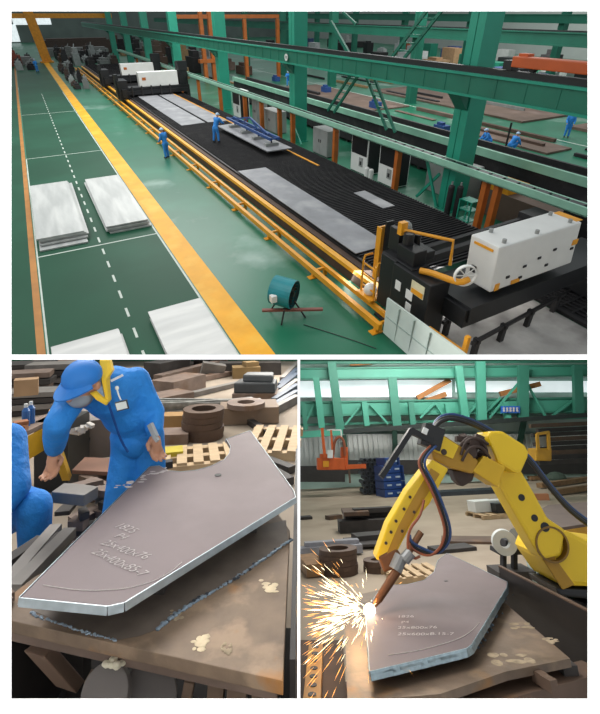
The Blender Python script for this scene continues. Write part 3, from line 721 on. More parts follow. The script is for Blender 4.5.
robo_shade = mat('robot_yellow_shaded', '#a67c16', .45, var=.12, scale=3)  # darker copy of the robot yellow, shade put into the colour
rblk = mat('robot_black', '#17181b', .45, var=.15)
rbrn = mat('cable_brown', '#3b2c25', .6, var=.25, scale=8)
copper = mat('torch_copper', '#6f4a30', .4, .5, var=.15, scale=8)
wood = mat('pale_wood', '#b39a78', .75, var=.15, scale=6, stretch=(1, 6, 1))
woodd = mat('dull_wood', '#8a6c4c', .8, var=.2, scale=6)
beamg = mat('girder_green', '#4a9b84', .5, var=.10, scale=.6)
beamd = mat('girder_green_deep', '#3a7f6b', .55, var=.12, scale=.6)
cladg = mat('grey_cladding', '#bfc2bf', .7, var=.06, scale=.5)
chalk = mat('chalk', '#c3bcb8', .9, var=.05)
ltsteel = mat('light_steel', '#8f9293', .45, .4, var=.15, scale=6)
hoseb = mat('blue_hose', '#23406f', .45); hosek = mat('black_hose', '#121316', .5); hoseo = mat('copper_hose', '#8a4a2e', .5)

def quad(a, c, d, e): return [tuple(a), tuple(c), tuple(d), tuple(e)]
l0, l1 = G(LEFTX, 780), G(LEFTX, 475)
dirv = (l1-l0).normalized()
b = MB(); b.prism([tuple(l0.xy), (9, l0.y), (42, 44), tuple((l0+dirv*44).xy)], -.15, 0); struct(b, 'floor_bay', [tanf])
# back wall with cladding ribs, window band and the darker plinth
YB = 27.0
def wallpiece(name, x0, y0, x1, y1, m, Y=YB, th=.15, bot=None):
    a, c = W(x0, y0, Y), W(x1, y0, Y); d, e = W(x1, y1, Y), W(x0, y1, Y)
    if bot is not None: d = Vector((d.x, Y, bot)); e = Vector((e.x, Y, bot))
    b = MB(); b.ext([a, c, d, e], (0, th, 0)); return struct(b, name, [m])
wallpiece('wall_rear', LEFTX, 358.2, 640, 475, mat('rear_wall', '#9db5ac', .8, var=.2, scale=.6), YB+1.3, bot=0)
wallpiece('trim_11', LEFTX, 434, 640, 466, cladg, YB+.75)
b = MB()
for k in range(60):
    x = 299.6+k*4.9; p, q = W(x, 434, YB+.68), W(x, 465, YB+.68)
    if p.x > W(LEFTX+.4, 434, YB+.68).x: b.bar(p, (p.x, q.y, q.z), .09, .08, (0, 1, 0))
struct(b, 'trim_12', [cladg])
wallpiece('window_3', LEFTX, 380, 452, 397, mat('window_glow', '#e4eef0', .5, var=.12, scale=.9, emit=.75), YB+1.0)
wallpiece('window_4', 456, 381, 600, 392, MATS['window_glow'], YB+1.0)
wallpiece('trim_16', 520, 404, 566, 424, cladg, YB+.95)
wallpiece('trim_13', LEFTX, 397.5, 640, 402, mat('beam_grey', '#7d8a86', .6), YB+.7)
wallpiece('trim_17', LEFTX, 416, 640, 431, mat('band_grey', '#9fb0aa', .7, var=.1, scale=.8), YB+.8)
wallpiece('trim_14', LEFTX, 466, 345, 482, mat('plinth_dark', '#2a2826', .8), YB-.4)
wallpiece('trim_15', 345, 460, 640, 474, MATS['plinth_dark'], YB-.2)
def beam(name, p, q, w, h, m, label, cat, group=None, flange=None):
    b = MB(); b.bar(p, q, w, h)
    if flange is None: return single(b, name, [m], label, cat, group)
    t = thing(name, label, cat, tuple(p), group); b.build('web', [m], t)
    f = MB(); up = Vector((0, 0, h/2)); f.bar(Vector(p)+up, Vector(q)+up, w*1.5, .1); f.bar(Vector(p)-up, Vector(q)-up, w*1.5, .1); f.build('flange', [flange], t)
    return t
beam('crane_girder', W(LEFTX, 374.5, YB), W(640, 370.5, YB), .4, .62, beamg, 'upper green girder crossing the whole rear wall of the robot bay', 'girder', None, beamd)
beam('crane_girder', W(LEFTX, 409.5, YB), W(640, 404, YB), .4, .78, beamg, 'lower green girder below the bright window band of the robot bay', 'girder', None, beamd)
beam('roof_beam', W(LEFTX, 363, YB+.3), W(640, 360.9, YB+.3), .2, .16, beamd, 'thin green roof beam along the top of the robot bay opening', 'beam')
beam('truss_chord', W(LEFTX, 425, YB), W(640, 416, YB), .12, .14, beamd, 'thin green truss chord below the lower green girder', 'beam')
beam('wall_rail', W(343, 431.5, YB-.85), W(640, 411.5, YB-.85), .2, .24, mat('rail_dark', '#232b29', .6), 'dark rail along the top of the grey cladding', 'rail')
beam('green_pipe', W(LEFTX, 435, YB-1.1), W(342.5, 432, YB-1.1), .3, .34, beamg, 'short fat green pipe at the left end of the grey cladding', 'pipe')
for i, (x0, y0, x1, y1, w_) in enumerate(((331, 358.4, 340.8, 434, 8), (316, 378, 322, 428, 6), (392, 378, 397, 426, 8), (364, 402, 367, 426, 5), (410.5, 402, 413, 426, 5),
        (480, 358.2, 481.5, 423, 8.5), (523, 366, 523, 419, 9), (458, 366, 465, 418, 7), (577, 366, 578.5, 414, 8), (447, 404, 450, 424, 5), (303, 402, 306, 430, 4), (505, 402, 508, 420, 5))):
    where = ['leaning tall', 'slim second', 'third broad', 'short fourth', 'short fifth', 'tall ninth', 'broad eleventh', 'eighth', 'last right-hand', 'short sixth', 'short first', 'short tenth'][i]
    b = MB(); a, c = W(x0, y0, YB-.66), W(x1, y1, YB-.66); b.bar(a, c, w_*.062, .3, (0, 1, 0))
    single(b, 'steel_column', [beamg if i % 2 else beamd], where+' green column before the rear wall of the robot bay, counted from the left', 'column', 'green columns of the robot bay')
k = 0
for (x0, y0, x1, y1) in ((420, 418, 434, 404), (466, 417, 480, 400), (482, 416, 500, 398), (489, 418, 521, 380), (525, 380, 545, 416), (436, 404, 447, 422), (552, 416, 576, 398), (345, 425, 362, 404), (370, 404, 388, 424), (304, 426, 314, 404)):
    b = MB(); b.bar(W(x0, y0, YB-.4), W(x1, y1, YB-.4), .13, .12); single(b, 'truss_brace', [beamg], 'thin slanting green brace between the green girders of the robot bay', 'brace', 'truss braces'); k += 1
for (x0, y0, x1, y1, lb) in ((417, 398, 450, 380, 'orange brown slanting beam seen in the window band left of the tall column'), (424, 402, 446, 394, 'lower orange brown beam in the window band above the robot'),
        (500, 394, 540, 384, 'orange brown beam in the window band right of the tall column'), (350, 363.5, 372, 362, 'brown beam end under the roof at upper left')):
    b = MB(); b.bar(W(x0, y0, YB+.45), W(x1, y1, YB+.45), .2, .3); single(b, 'timber_beam', [mat('ochre_beam', '#a9713f', .7)], lb, 'beam')
b = MB(); a, c = W(501, 406, YB-.95), W(520, 413, YB-.95); b.ext([a, W(520, 406, YB-.95), c, W(501, 413, YB-.95)], (0, .05, 0))
t = thing('blue_banner', 'small blue banner with white characters on the green truss', 'sign', tuple(c)); b.build('banner', [mat('banner_blue', '#2760b4', .5)], t)
b = MB()
for k in range(5): x = 503+k*3.3; b.bar(W(x, 408.2, YB-.98), W(x+1.8, 408.2, YB-.98), .04, .07); b.bar(W(x+.9, 407.4, YB-.98), W(x+.9, 411.8, YB-.98), .07, .04, (0, 1, 0)); b.bar(W(x, 410.6, YB-.98), W(x+1.9, 410.6, YB-.98), .04, .07)
b.build('white_characters', [chalk], t)
for i, (x0, y0, x1, y1) in enumerate(((344, 433, 347.5, 472), (394.5, 428, 395.5, 462), (524, 418, 518, 452))):
    b = MB(); b.bar(W(x0, y0+2, YB+.5), W(x1, y1, YB+.5), .28, .2, (0, 1, 0)); single(b, 'fence_post', [mat('post_dark_green', '#23493c', .6)], 'dark green post against the grey cladding, %s' % ['behind the orange machine', 'behind the blue crates', 'right of the robot elbow'][i], 'post', 'cladding posts')

# --- orange machine
def P(px, py, Y, dy=0): p = W(px, py, Y); p.y += dy; return p
def facebox(b, x0, y0, x1, y1, Y, d): return b.ext([W(x0, y0, Y), W(x1, y0, Y), W(x1, y1, Y), W(x0, y1, Y)], (0, d, 0))
YM = 23.0
t = thing('plasma_welder', 'orange boom machine with hoses standing before the grey cladding', 'machine', (W(335, 475, YM).x, YM, 0))
omac = mat('machine_orange', '#c4571f', .5, var=.12)
b = MB(); facebox(b, 317, 458, 346, 470, YM, 1.0); facebox(b, 320, 454, 332, 459, YM, .8); facebox(b, 341, 447, 348, 470, YM+.1, .6); b.build('body', [omac], t, bev=.04)
b = MB(); b.bar(W(346, 467, YM), W(366, 466, YM), .12, .2); b.build('boom', [omac], t)
b = MB(); b.bar(W(325, 458, YM), W(322, 428, YM), .14, .14); b.bar(W(333, 458, YM), W(331, 430, YM), .1, .1); b.build('mast', [omac], t)
b = MB(); b.tube([W(333, 455, YM), W(335, 441, YM), W(340, 437, YM), W(344, 443, YM), W(345, 456, YM)], .07, 6, 4); b.build('hose', [hoseo], t)
b = MB(); facebox(b, 327.5, 450, 333, 458, YM-.1, .1); b.build('white_panel', [whitem], t)
b = MB(); facebox(b, 323, 461, 329, 467, YM-.05, .05); b.build('warning_label', [railm], t)
b = MB(); b.bar(W(349, 469, YM), W(350, 483, YM), .1, .1, (0, 1, 0)); g_ = G(350, 483); b.obox((g_.x, g_.y, .04), (.6, .4, .08)); b.build('foot_leg', [rust], t)
b = MB(); b.bar(W(327, 430, YM), W(341, 430, YM), .08, .06); b.bar(W(341, 430, YM), W(342, 442, YM), .06, .06, (0, 1, 0)); b.build('white_frame', [whitem], t)
g_ = G(309, 472); b = MB(); b.ell((g_.x, g_.y-2, .0), (.75, .6, .9), 12, 6, (0, 0, 0), 0, .5); single(b, 'green_tarpaulin', [mat('tarp_green', '#2c5a41', .8, bump=.4)], 'dark green covered heap left of the orange machine', 'tarpaulin')

# --- blue crates and pipe bundle
YC = 19.5
p0 = G(372, 495); 
t0 = None
for r in range(8):
    for c in range(4):
        x = p0.x-.32+c*.24+(.12 if r % 2 else 0); z = .14+r*.205
        if t0 is None:
            t0 = thing('steel_pipe', 'grey pipe in the bundle of pipe ends left of the blue crates', 'pipe', (x, p0.y, z), 'pipes bundled by the blue crates')
            MB().ring((x, p0.y, z), (x, p0.y+1.6, z), .1, .075, 12).build('tube_wall', [mat('pipe_grey', '#4a4f55', .5, .4)], t0)
            MB().cyl((x, p0.y+.12, z), (x, p0.y+.16, z), .076, n=12).build('plug', [rblk], t0)
        else: copy_tree(t0, (x, p0.y, z))
bcr = mat('crate_blue', '#1d4488', .5, var=.1)
q0 = G(392, 497)
for i in range(5):
    z = i*.34; w_ = 1.0 if i < 4 else .7
    t = thing('blue_crate', 'dark blue steel crate with pale marks, %s of the stack by the pipe bundle' % ['lowest', 'second', 'third', 'fourth', 'topmost'][i], 'crate', (q0.x, q0.y+.4, z), 'stacked blue crates')
    b = MB(); b.obox((q0.x+.02, q0.y+.4, z+.16), (w_, 1.0, .32), (0, 0, .25)); cb = b.build('body', [bcr], t, bev=.03)
    for s in (-.22, .22): b = MB(); b.obox((q0.x+.13+s*w_, q0.y+.4-.5*1+s*.25*w_-.02, z+.17), (.22, .02, .07), (0, 0, .25)); b.build('pale_mark', [mat('mark_blue_white', '#b9c9d8', .6)], cb)
    for s in (-.46, .46): b = MB(); b.obox((q0.x+.02+s*w_, q0.y+.4-.1, z+.16), (.06, 1.02, .318), (0, 0, .25)); b.build('corner_post', [mat('crate_blue_deep', '#16356c', .5)], cb)

# --- goods on the floor behind the robot
def scrap(nm, px, py, size, rz, m, label, cat, group=None, z=0, tilt=(0, 0), bev=0):
    p = G(px, py, z); b = MB()
    b.obox((p.x, p.y, z+size[2]/2+abs(math.sin(tilt[0]))*size[1]/2+abs(math.sin(tilt[1]))*size[0]/2), size, (tilt[0], tilt[1], rz))
    return single(b, nm, [m], label, cat, group, bev=bev)
def pallet(name, c, size, rz, label, m, nb=5, group=None):
    t = thing(name, label, 'pallet', c, group); e = Euler((0, 0, rz)).to_matrix(); L_, Wd, H = size; cc = Vector(c)
    for k in range(3):
        b = MB(); b.obox(cc+e@Vector((0, (k-1)*Wd*.45, H*.35)), (L_, .09, H*.7), (0, 0, rz)); b.build('bearer', [m], t)
    for k in range(nb):
        b = MB(); b.obox(cc+e@Vector(((k-(nb-1)/2)*L_/nb*1.02, 0, H*.7+.012)), (L_/nb*.62, Wd, .025), (0, 0, rz)); b.build('board', [m], t)
    return t
HB = G(366, 531)
for i, (dx, dy, z, s, rz) in enumerate(((0, 0, 0, (1.5, .5, .3), .05), (.15, .5, 0, (1.4, .35, .42), .08), (-.25, .25, .42, (.7, 1.0, .1), .0), (.25, .2, .44, (1.1, .3, .12), .1))):
    b = MB(); b.obox((HB.x+dx, HB.y+dy, z+s[2]/2+.001), s, (0, 0, rz)); single(b, 'steel_beam_offcut', [darks if i != 2 else rust], 'dark steel beam offcut in the pile left of the robot arm', 'offcut', 'beam offcuts by the robot')
scrap('rusty_scrap', 334, 519, (.5, .3, .12), .5, rust, 'small rusty scrap piece left of the beam offcuts', 'scrap')
scrap('flat_scrap', 304, 519, (.5, .4, .08), .2, darks, 'small flat scrap piece at the left edge of the robot bay', 'scrap')
for i, (px, py, s, rz) in enumerate(((365, 541, (1.0, .5, .06), .1), (362, 545, (1.1, .45, .05), -.05), (370, 538, (.8, .5, .1), .2))):
    scrap('dark_plate', px, py, s, rz, darks, 'flat dark plate on the floor behind the brown coil, %s' % ['middle one', 'nearest', 'thickest'][i], 'plate', 'dark plates behind the coil', z=[0, .062, .115][i])
p = G(328, 556); b = MB(); b.obox((p.x, p.y, .12), (1.5, .25, .16), (0, 0, .08)); b.obox((p.x+.1, p.y+.1, .24), (1.2, .2, .08), (0, 0, .12)); single(b, 'wrapped_bundle', [mat('grey_wrap', '#8b8c92', .6, bump=.4, scale=8)], 'long grey wrapped bundle behind the brown coil', 'bundle')
b = MB(); p = G(308, 572); b.obox((p.x+.05, p.y, .12), (.32, .9, .2), (0, 0, .2)); single(b, 'timber_baulk', [woodd], 'timber baulk at the left edge beside the brown coil', 'timber')
def coil(name, px, py, r, ri, h, n, label, m, strap=False):
    p = G(px, py); t = thing(name, label, 'coil', tuple(p))
    for k in range(n):
        b = MB(); b.ring((p.x+.01*math.sin(k*2.1), p.y+.01*math.cos(k*1.7), k*h/n), (p.x+.01*math.sin(k*2.1), p.y+.01*math.cos(k*1.7), (k+.94)*h/n), r, ri, 32); b.build('flange_ring', [m], t, smooth=False)
    return t
brcoil = mat('coil_brown', '#574438', .6, .25, var=.15, scale=6)
coil('ring_stack', 339, 573, .36, .2, .42, 5, 'brown stack of thick steel rings left of the cutting torch', brcoil)
coil('ring_stack', 377, 571, .25, .11, .2, 2, 'low brown ring stack just behind the plate edge by the torch', brcoil)
pallet('wooden_pallet', tuple(G(413, 577)), (.95, .8, .13), .15, 'pale wooden pallet lying behind the cut plate under the robot', wood, 5)
p = G(452, 496); 
for i in range(3):
    b = MB(); b.bar((p.x-2.2, p.y+i*.35, .09+.0*i), (p.x+2.4, p.y+.3+i*.35, .09), .22, .18); single(b, 'square_bar', [mat('bar_bluegrey', '#3f464d', .5, .3)], 'long square bar on the floor behind the robot arm, %s of three' % ['nearest', 'middle', 'farthest'][i], 'bar', 'square bars behind the robot')
pp = G(498, 516)
pallet('wooden_pallet', tuple(pp), (1.6, 1.1, .14), .15, 'pale pallet of white boxes and black blocks behind the robot upper arm', wood, 6)
for i, (dx, dy, s, m, lb) in enumerate(((-.4, .15, (.7, .5, .32), whitem, 'white box at the left of the loaded pallet'), (.15, .3, (.45, .4, .3), whitem, 'white box at the back of the loaded pallet'),
        (-.05, -.25, (.3, .3, .26), rblk, 'black block at the front of the loaded pallet'), (.3, -.22, (.3, .3, .24), rblk, 'black block at the front right of the loaded pallet'), (.6, -.1, (.28, .4, .3), darks, 'dark block at the right end of the loaded pallet'))):
    b = MB(); b.obox((pp.x+dx, pp.y+dy, .135+s[2]/2), s, (0, 0, .15)); single(b, 'boxed_part' if m is whitem else 'steel_block', [m], lb, 'box' if m is whitem else 'block', bev=.01)
scrap('brown_plate', 470, 541, (1.3, .7, .05), -.3, rust, 'brown plate on the floor between the hose loop and the white reel', 'plate')
scrap('brown_plate', 452, 550, (.9, .5, .07), .2, darks, 'dark plate on the floor inside the hose loop', 'plate')
scrap('orange_beam', 536, 500, (.9, .3, .22), -.3, mat('terracotta', '#a8714f', .7), 'terracotta coloured beam lying beside the robot upper arm', 'beam')
for i, (x0, y0, x1, y1) in enumerate(((540, 489, 590, 482), (555, 496, 600, 490), (530, 481, 556, 479))):
    p, q = G(x0, y0), G(x1, y1); b = MB(); b.bar((p.x, p.y, .15), (q.x, q.y, .15), .3, .2); single(b, 'timber_baulk', [woodd], 'timber baulk at the right edge beyond the yellow bench, %s' % ['longest', 'nearest', 'farthest'][i], 'timber', 'timber baulks at right')
p = G(556, 480); b = MB(); b.ell((p.x, p.y, .1), (.6, .4, .35), 12, 6); single(b, 'green_sack', [mat('sack_green', '#4b5a4f', .8, bump=.4)], 'dull green sack on the timber at right', 'sack')
# dark bar rack at far right
for i in range(9):
    y0 = 424+i*4.6; Y = 22-.25*i
    a, c = W(530+(i*7) % 12, y0+2, Y), W(640, y0-3, Y); b = MB(); b.bar(a, c, .25, .18); single(b, 'bar_stock', [darks if i % 3 else rust], 'dark bar lying in the rack at the far right of the robot bay', 'bar', 'bar stock at the right')
for i, x in enumerate((545, 568)):
    b = MB(); b.bar(G(x, 462+6*i), W(x, 420, G(x, 462+6*i).y), .18, .18, (0, 1, 0)); single(b, 'rack_post', [darks], '%s dark post of the bar rack at the far right' % ('left', 'right')[i], 'post')
YY = 17.5
t = thing('yellow_machine', 'small yellow machine beside the bar rack right of the robot elbow', 'machine', (W(543, 462, YY).x, YY, 0))
b = MB(); facebox(b, 536, 448, 552, 461, YY, .7); b.build('body', [mat('machine_yellow', '#b98a1f', .5)], t, bev=.05)
b = MB(); b.bar(W(538, 450, YY), W(537, 434, YY), .1, .1, (0, 1, 0)); b.bar(W(549, 450, YY), W(548, 432, YY), .1, .1, (0, 1, 0)); b.bar(W(537, 434, YY), W(549, 432, YY), .1, .1); b.build('frame', [MATS['machine_yellow']], t)
b = MB(); facebox(b, 539, 437, 547, 446, YY+.1, .2); b.build('panel', [greym], t)
# yellow bench at right
pb = G(524, 538, .55)
t = thing('plate_bench', 'brown plate on a yellow framed bench at the right edge behind the robot', 'bench', (4.2, 8.6, 0))
q = [G(523, 520, .62), G(548, 505, .62), G(610, 500, .62), G(610, 520, .62), G(552, 529, .62)]
b = MB(); b.ext(q, (0, 0, -.05)); b.build('top_plate', [mat('bench_top', '#5b4c43', .6)], t)
b = MB(); b.bar(q[4]-Vector((0, -.03, .14)), q[3]-Vector((0, -.03, .14)), .08, .18); b.build('front_rail', [mat('machine_yellow', '#b98a1f', .5)], t)
for v in (q[0], q[4], q[2], q[3]):
    MB().box(v.x-.06, v.x+.06, v.y-.06+.1, v.y+.06+.1, 0, .57).build('leg', [rust], t)

# --- welding table and cut plate
ZT = .75
t = thing('cutting_table', 'rusty steel cutting table under the mauve plate and the robot torch', 'table', (1.0, 4.2, 0))
q = [G(343.5, 598, ZT), G(347.5, 702, ZT), G(440, 694, ZT), G(506, 671.5, ZT), G(570, 658.5, ZT), G(506, 604, ZT), G(470, 575, ZT), G(400, 585, ZT)]
b = MB(); b.ext(q, (0, 0, -.05)); b.build('top_plate', [tabm], t)
b = MB(); a, c = G(486, 712, .58), G(596, 676, .58); b.bar(a-Vector((.3, 0.05, 0)), c, .2, .12); b.build('front_beam', [rust], t)
b = MB(); b.bar(G(347, 704, .6), G(440, 697, .6), .1, .2); b.build('edge_beam', [rust], t)
for px, py in ((539, 672), (548, 678)):
    p = G(px, py, .72); b = MB(); b.obox((p.x, p.y, .69), (.055, .09, .07), (0, 0, .3)); b.build('stop_block', [rust], t)
for v in (q[1], q[4], q[6], q[7]):
    MB().box(v.x-.05, v.x+.05, v.y+.02, v.y+.12, 0, .7).build('leg', [darks], t)
for px, py, r in ((519, 626, .09), (513, 659, .13), (552, 640, .06)):
    p = G(px, py, ZT+.002); b = MB()
    for k in range(9):
        b.ell((p.x+rnd.uniform(-r, r), p.y+rnd.uniform(-r, r)*.7, ZT+.001), (r*rnd.uniform(.2, .5), r*rnd.uniform(.15, .4), .0015), 8, 4)
    b.build('chalk_patch', [mat('pale_patch', '#94846c', .8, var=.3, scale=20)], t)
b = MB(); p = [G(299.5, 640, .5), G(299.5, 720, .5), G(347, 720, .5), G(343, 640, .5)]; b.ext(p, (0, 0, -.04)); single(b, 'slag_tray', [mat('tray_rust', '#4a3527', .7, var=.25, scale=6)], 'rusty slag tray beneath the sparks left of the cutting table', 'tray')
t = thing('perforated_rail', 'ochre perforated rail standing left of the cutting table under the sparks', 'rail', tuple(G(313, 700, .5)))
a, c = G(312, 705, .56), G(316, 648, .56); b = MB(); b.bar(a, c, .12, .06); b.build('rail_bar', [mat('ochre_rail', '#b98536', .5)], t)
for k in range(7):
    p_ = a.lerp(c, (k+.5)/7)+Vector((0, 0, .028)); MB().cyl(p_, p_+Vector((0, 0, .006)), .03, n=10).build('hole', [rblk], t)
# cut plate
ZP = .86
pq = [(366, 611), (370, 671), (466, 648), (471, 644.5), (506.5, 587), (507, 581.5), (447, 553), (438, 560), (434, 572), (424, 580), (408, 584), (390, 585), (378, 592)]
q = [G(x, y, ZP) for x, y in pq]
def cut_plate(q, th, label, loc, m, edge, seg=.05):
    t = thing('steel_plate', label, 'plate', loc)
    b = MB(); b.ext([v-Vector((0, 0, .001)) for v in q], (0, 0, -th+.001)); o = b.build('plate_body', [m], t, bev=.004)
    b = MB(); n = len(q); c = sum((v for v in q), Vector())/n
    for i in range(n):
        a, d = q[i], q[(i+1) % n]; e = (d-a).normalized(); nn = Vector((e.y, -e.x, 0))
        if nn.dot((a+d)/2-c) < 0: nn = -nn
        k = max(2, int((d-a).length/seg)) if seg else 1; P0 = []
        for j in range(k): 
            p0_, p1_ = a.lerp(d, j/k), a.lerp(d, (j+1)/k); w = (.006+rnd.random()*.004) if seg else .005
            b.ext([p0_+nn*.001, p1_+nn*.001, p1_+nn*w-Vector((0, 0, .012)), p1_+nn*w-Vector((0, 0, th)), p0_+nn*w-Vector((0, 0, th)), p0_+nn*w-Vector((0, 0, .012))], Vector((0, 0, -.0005)))
            b.ext([p0_+nn*.001, p1_+nn*.001, p1_+nn*w-Vector((0, 0, th)), p0_+nn*w-Vector((0, 0, th))], nn*.003)
    b.build('cut_edge', [edge], t)
    return t
t = cut_plate(q, .05, 'mauve steel plate with chalk numbers being cut by the robot torch', tuple(sum(q, Vector())/len(q)), plm, cutm)
def chalk_text(t, s, origin, dx, size, z, m=chalk):
    """chalk writing lying flat on a plate: origin = left end of the base line, dx = reading direction"""
    cu = bpy.data.curves.new('chalk', 'FONT'); cu.body = s; cu.size = size; cu.extrude = .0002; cu.shear = .25; cu.offset = -.0004
    o = bpy.data.objects.new('chalk', cu); COL.objects.link(o); me = evaluated(o); bpy.data.objects.remove(o)
    d = Vector(dx); d.z = 0; d.normalize(); n = Vector((-d.y, d.x, 0))
    for v in me.vertices:
        r = random.Random(int(v.co.x*900)); v.co = Vector(origin)+d*v.co.x+n*(v.co.y+.05*size*math.sin(v.co.x*9/size*.2))+Vector((0, 0, v.co.z+.001))-Vector(t['_o'])
    me.materials.clear(); me.materials.append(m)
    o = bpy.data.objects.new('chalk_marking', me); COL.objects.link(o); o.parent = t; o['_o'] = t['_o']; return o
for s, px, py, px2, sz in (('1826', 397, 618, 410, .07), ('P4', 401, 623.5, 411, .065), ('25x800x76', 397, 629, 433, .068), ('25x600xB.15-7', 397, 635.5, 450, .068)):
    a, c = G(px, py, ZP), G(px2, py-.5, ZP); chalk_text(t, s, a, c-a, sz, ZP)
b = MB(); b.tube([G(388, 655, ZP+.002), G(420, 650, ZP+.002), (G(455, 640, ZP+.002)), G(470, 632, ZP+.002), G(480, 622, ZP+.002)], .0022, 5, 4); b.build('chalk_line', [chalk], t)
b = MB(); p = G(446, 581, ZP+.001); b.cyl(p, p+Vector((0, 0, .002)), .02, n=10); b.build('punch_hole', [rblk], t)
for i, (px, py) in enumerate(((385, 660), (455, 645), (490, 595), (430, 600))):
    p = G(px, py, ZT); p.y += .06; b = MB(); b.box(p.x-.05, p.x+.05, p.y-.03, p.y+.03, ZT+.001, ZP-.052); single(b, 'support_block', [darks], 'small dark spacer block under the robot-cut plate', 'block', 'spacers under the plate')
# slag along the right edge
b = MB()
for k in range(34):
    u = rnd.random(); p = G(470+40*u+rnd.uniform(0, 8), 650-66*u+rnd.uniform(0, 8), ZT); r = rnd.uniform(.005, .014)
    b.ell((p.x, p.y, ZT+r*.6), (r, r, r), 6, 4)
single(b, 'slag_crumbs', [mat('slag', '#5c6a76', .4, .5)], 'scattered slag crumbs on the table right of the cut plate', 'slag', kind='stuff')
# black side sheet
t = thing('side_sheet', 'tall black steel sheet standing along the right side of the cutting table', 'sheet', (1.85, 4.2, .4))
a, c = XP(498.5, 566.5, 1.97), XP(600, 618, 2.02)
b = MB(); b.ext([a, c, Vector((c.x, c.y, .35)), Vector((a.x, a.y, .35))], (.025, 0, 0)); b.build('sheet', [mat('black_sheet', '#221e1d', .5, .3, var=.2)], t)
b = MB(); b.bar(a+Vector((.012, 0, .004)), c+Vector((.012, 0, .004)), .03, .012); b.build('top_edge', [rust], t)
for y in (a.y-.2, c.y+.25): MB().box(2.05, 2.13, y-.04, y+.04, 0, .5).build('leg', [darks], t)

# --- robot
def YR(px): return 4.5+(px-372)*.0036
RB = G(575, 612, 0)
t = thing('robot_arm', 'large yellow six-axis robot arm holding a cutting torch over the plate', 'robot', (W(575, 600, 5.3).x, 5.35, 0))
def slab(poly, d0, d1, Y=None):
    Y = Y if Y is not None else YR(sum(p[0] for p in poly)/len(poly))
    return [W(x, y, Y+d0) for x, y in poly], (0, d1-d0, 0)
def rpart(name, polys, m, bev=.02, parent=t):
    b = MB()
    for pl in polys: v, e = slab(*pl); b.ext(v, e)
    return b.build(name, [m], parent, bev=bev)
Yb = 5.35
rpart('base_casing', [([(541, 556), (549, 536), (567, 530), (587, 540), (625, 545), (625, 590), (587, 587.5), (563, 587)], -.30, .34, Yb)], robo, .05)
rpart('base_shade', [([(541, 556), (549, 549), (575, 585), (563, 590)], -.33, -.30, Yb)], robo_shade, .01)  # thin facing that paints the casing's shaded side
rpart('turntable', [([(556, 588), (630, 592), (630, 604), (560, 596)], -.3, .3, Yb)], rblk, .02)
b = MB(); p = W(590, 596, Yb); b.cyl((p.x+.1, p.y, p.z), (p.x+.1, p.y, 0), .34, .42, 24); b.build('pedestal', [rblk], t)
ua = rpart('upper_arm', [([(500, 487), (497, 474), (507, 466), (522, 471), (534, 492), (548, 518), (566, 530), (561, 556), (543, 560), (533, 545)], -.14, .14, 5.12)], robo, .03)
for x, y, r in ((521.5, 497.5, .034), (534.5, 518, .034), (545, 527, .045)):
    p = W(x, y, 5.12-.14); MB().cyl(p+Vector((0, -.004, 0)), p+Vector((0, .02, 0)), r, n=14).build('bolt_recess', [rblk], ua)
b = MB(); p = W(551, 544, 5.0); b.ring(p+Vector((0, -.03, 0)), p+Vector((0, .1, 0)), .165, .147, 30); b.build('joint_ring', [mat('joint_bronze', '#7a5a1c', .5)], t)
rpart('elbow_housing', [([(488, 436), (490, 431), (503, 431), (525, 445), (529.5, 452), (528, 458), (522, 472), (516, 473.5), (498, 463)], -.2, .2, 5.0)], robo, .035)
rpart('motor_cover', [([(472.5, 471), (484, 455.5), (506, 467), (498, 487.5)], -.26, .02, 4.95)], mat('robot_yellow_flat', '#cfa51a', .5, var=.04), .015)
fh = rpart('forearm_housing', [([(432, 451), (440, 432.5), (461, 446), (479, 461), (473, 474), (450, 468), (433, 459)], -.13, .16, 4.82)], robo_shade, .02)
rpart('forearm_cap', [([(433, 451), (440.5, 434), (459, 446), (453, 459)], -.145, -.13, 4.82)], robo, .008, fh)
p = W(444, 452, 4.67); MB().cyl(p, p+Vector((0, .02, 0)), .03, n=12).build('cap_screw', [rbrn], t)
b = MB()
rr = random.Random(3)
for k in range(22):
    x, y = rr.uniform(460, 484), rr.uniform(438, 460); p = W(x, y, 4.76+.1*rr.random()); b.obox(p, (.05+.05*rr.random(), .08, .04+.05*rr.random()), (rr.uniform(-.5, .5), rr.uniform(-.8, .8), 0))
b.cyl(W(470, 452, 4.7), W(470, 452, 5.0), .07, n=18); b.cyl(W(480, 443, 4.75), W(480, 443, 5.0), .06, n=18)
b.tube([W(458, 449, 4.72), W(468, 438, 4.68), W(480, 441, 4.7), W(487, 452, 4.76), W(480, 462, 4.74)], .016, 8, 4); b.tube([W(461, 455, 4.68), W(466, 442, 4.66), W(476, 438, 4.66), W(488, 444, 4.72)], .014, 8, 4); b.tube([W(462, 461, 4.68), W(470, 448, 4.64), W(482, 448, 4.66), W(490, 458, 4.74)], .014, 8, 4); b.build('motor_cluster', [rbrn], t)
rpart('gear_guard', [([(452, 470), (476, 470), (473, 481), (463, 487), (456, 481)], -.05, .12, 4.85)], rbrn, .02)
la = rpart('link_arm', [([(432, 459), (449, 469), (430, 504), (412, 524), (390, 566.5), (375.5, 559), (388, 524), (408, 490)], -.11, .11, 4.64)], robo, .02)
rpart('link_shade', [([(431, 468), (440, 474), (424, 500), (404, 535), (391, 563), (384, 560), (398, 527), (415, 495)], -.118, -.108, 4.64)], robo_shade, .006)  # thin facing that paints the link's shaded middle beside its lit edge
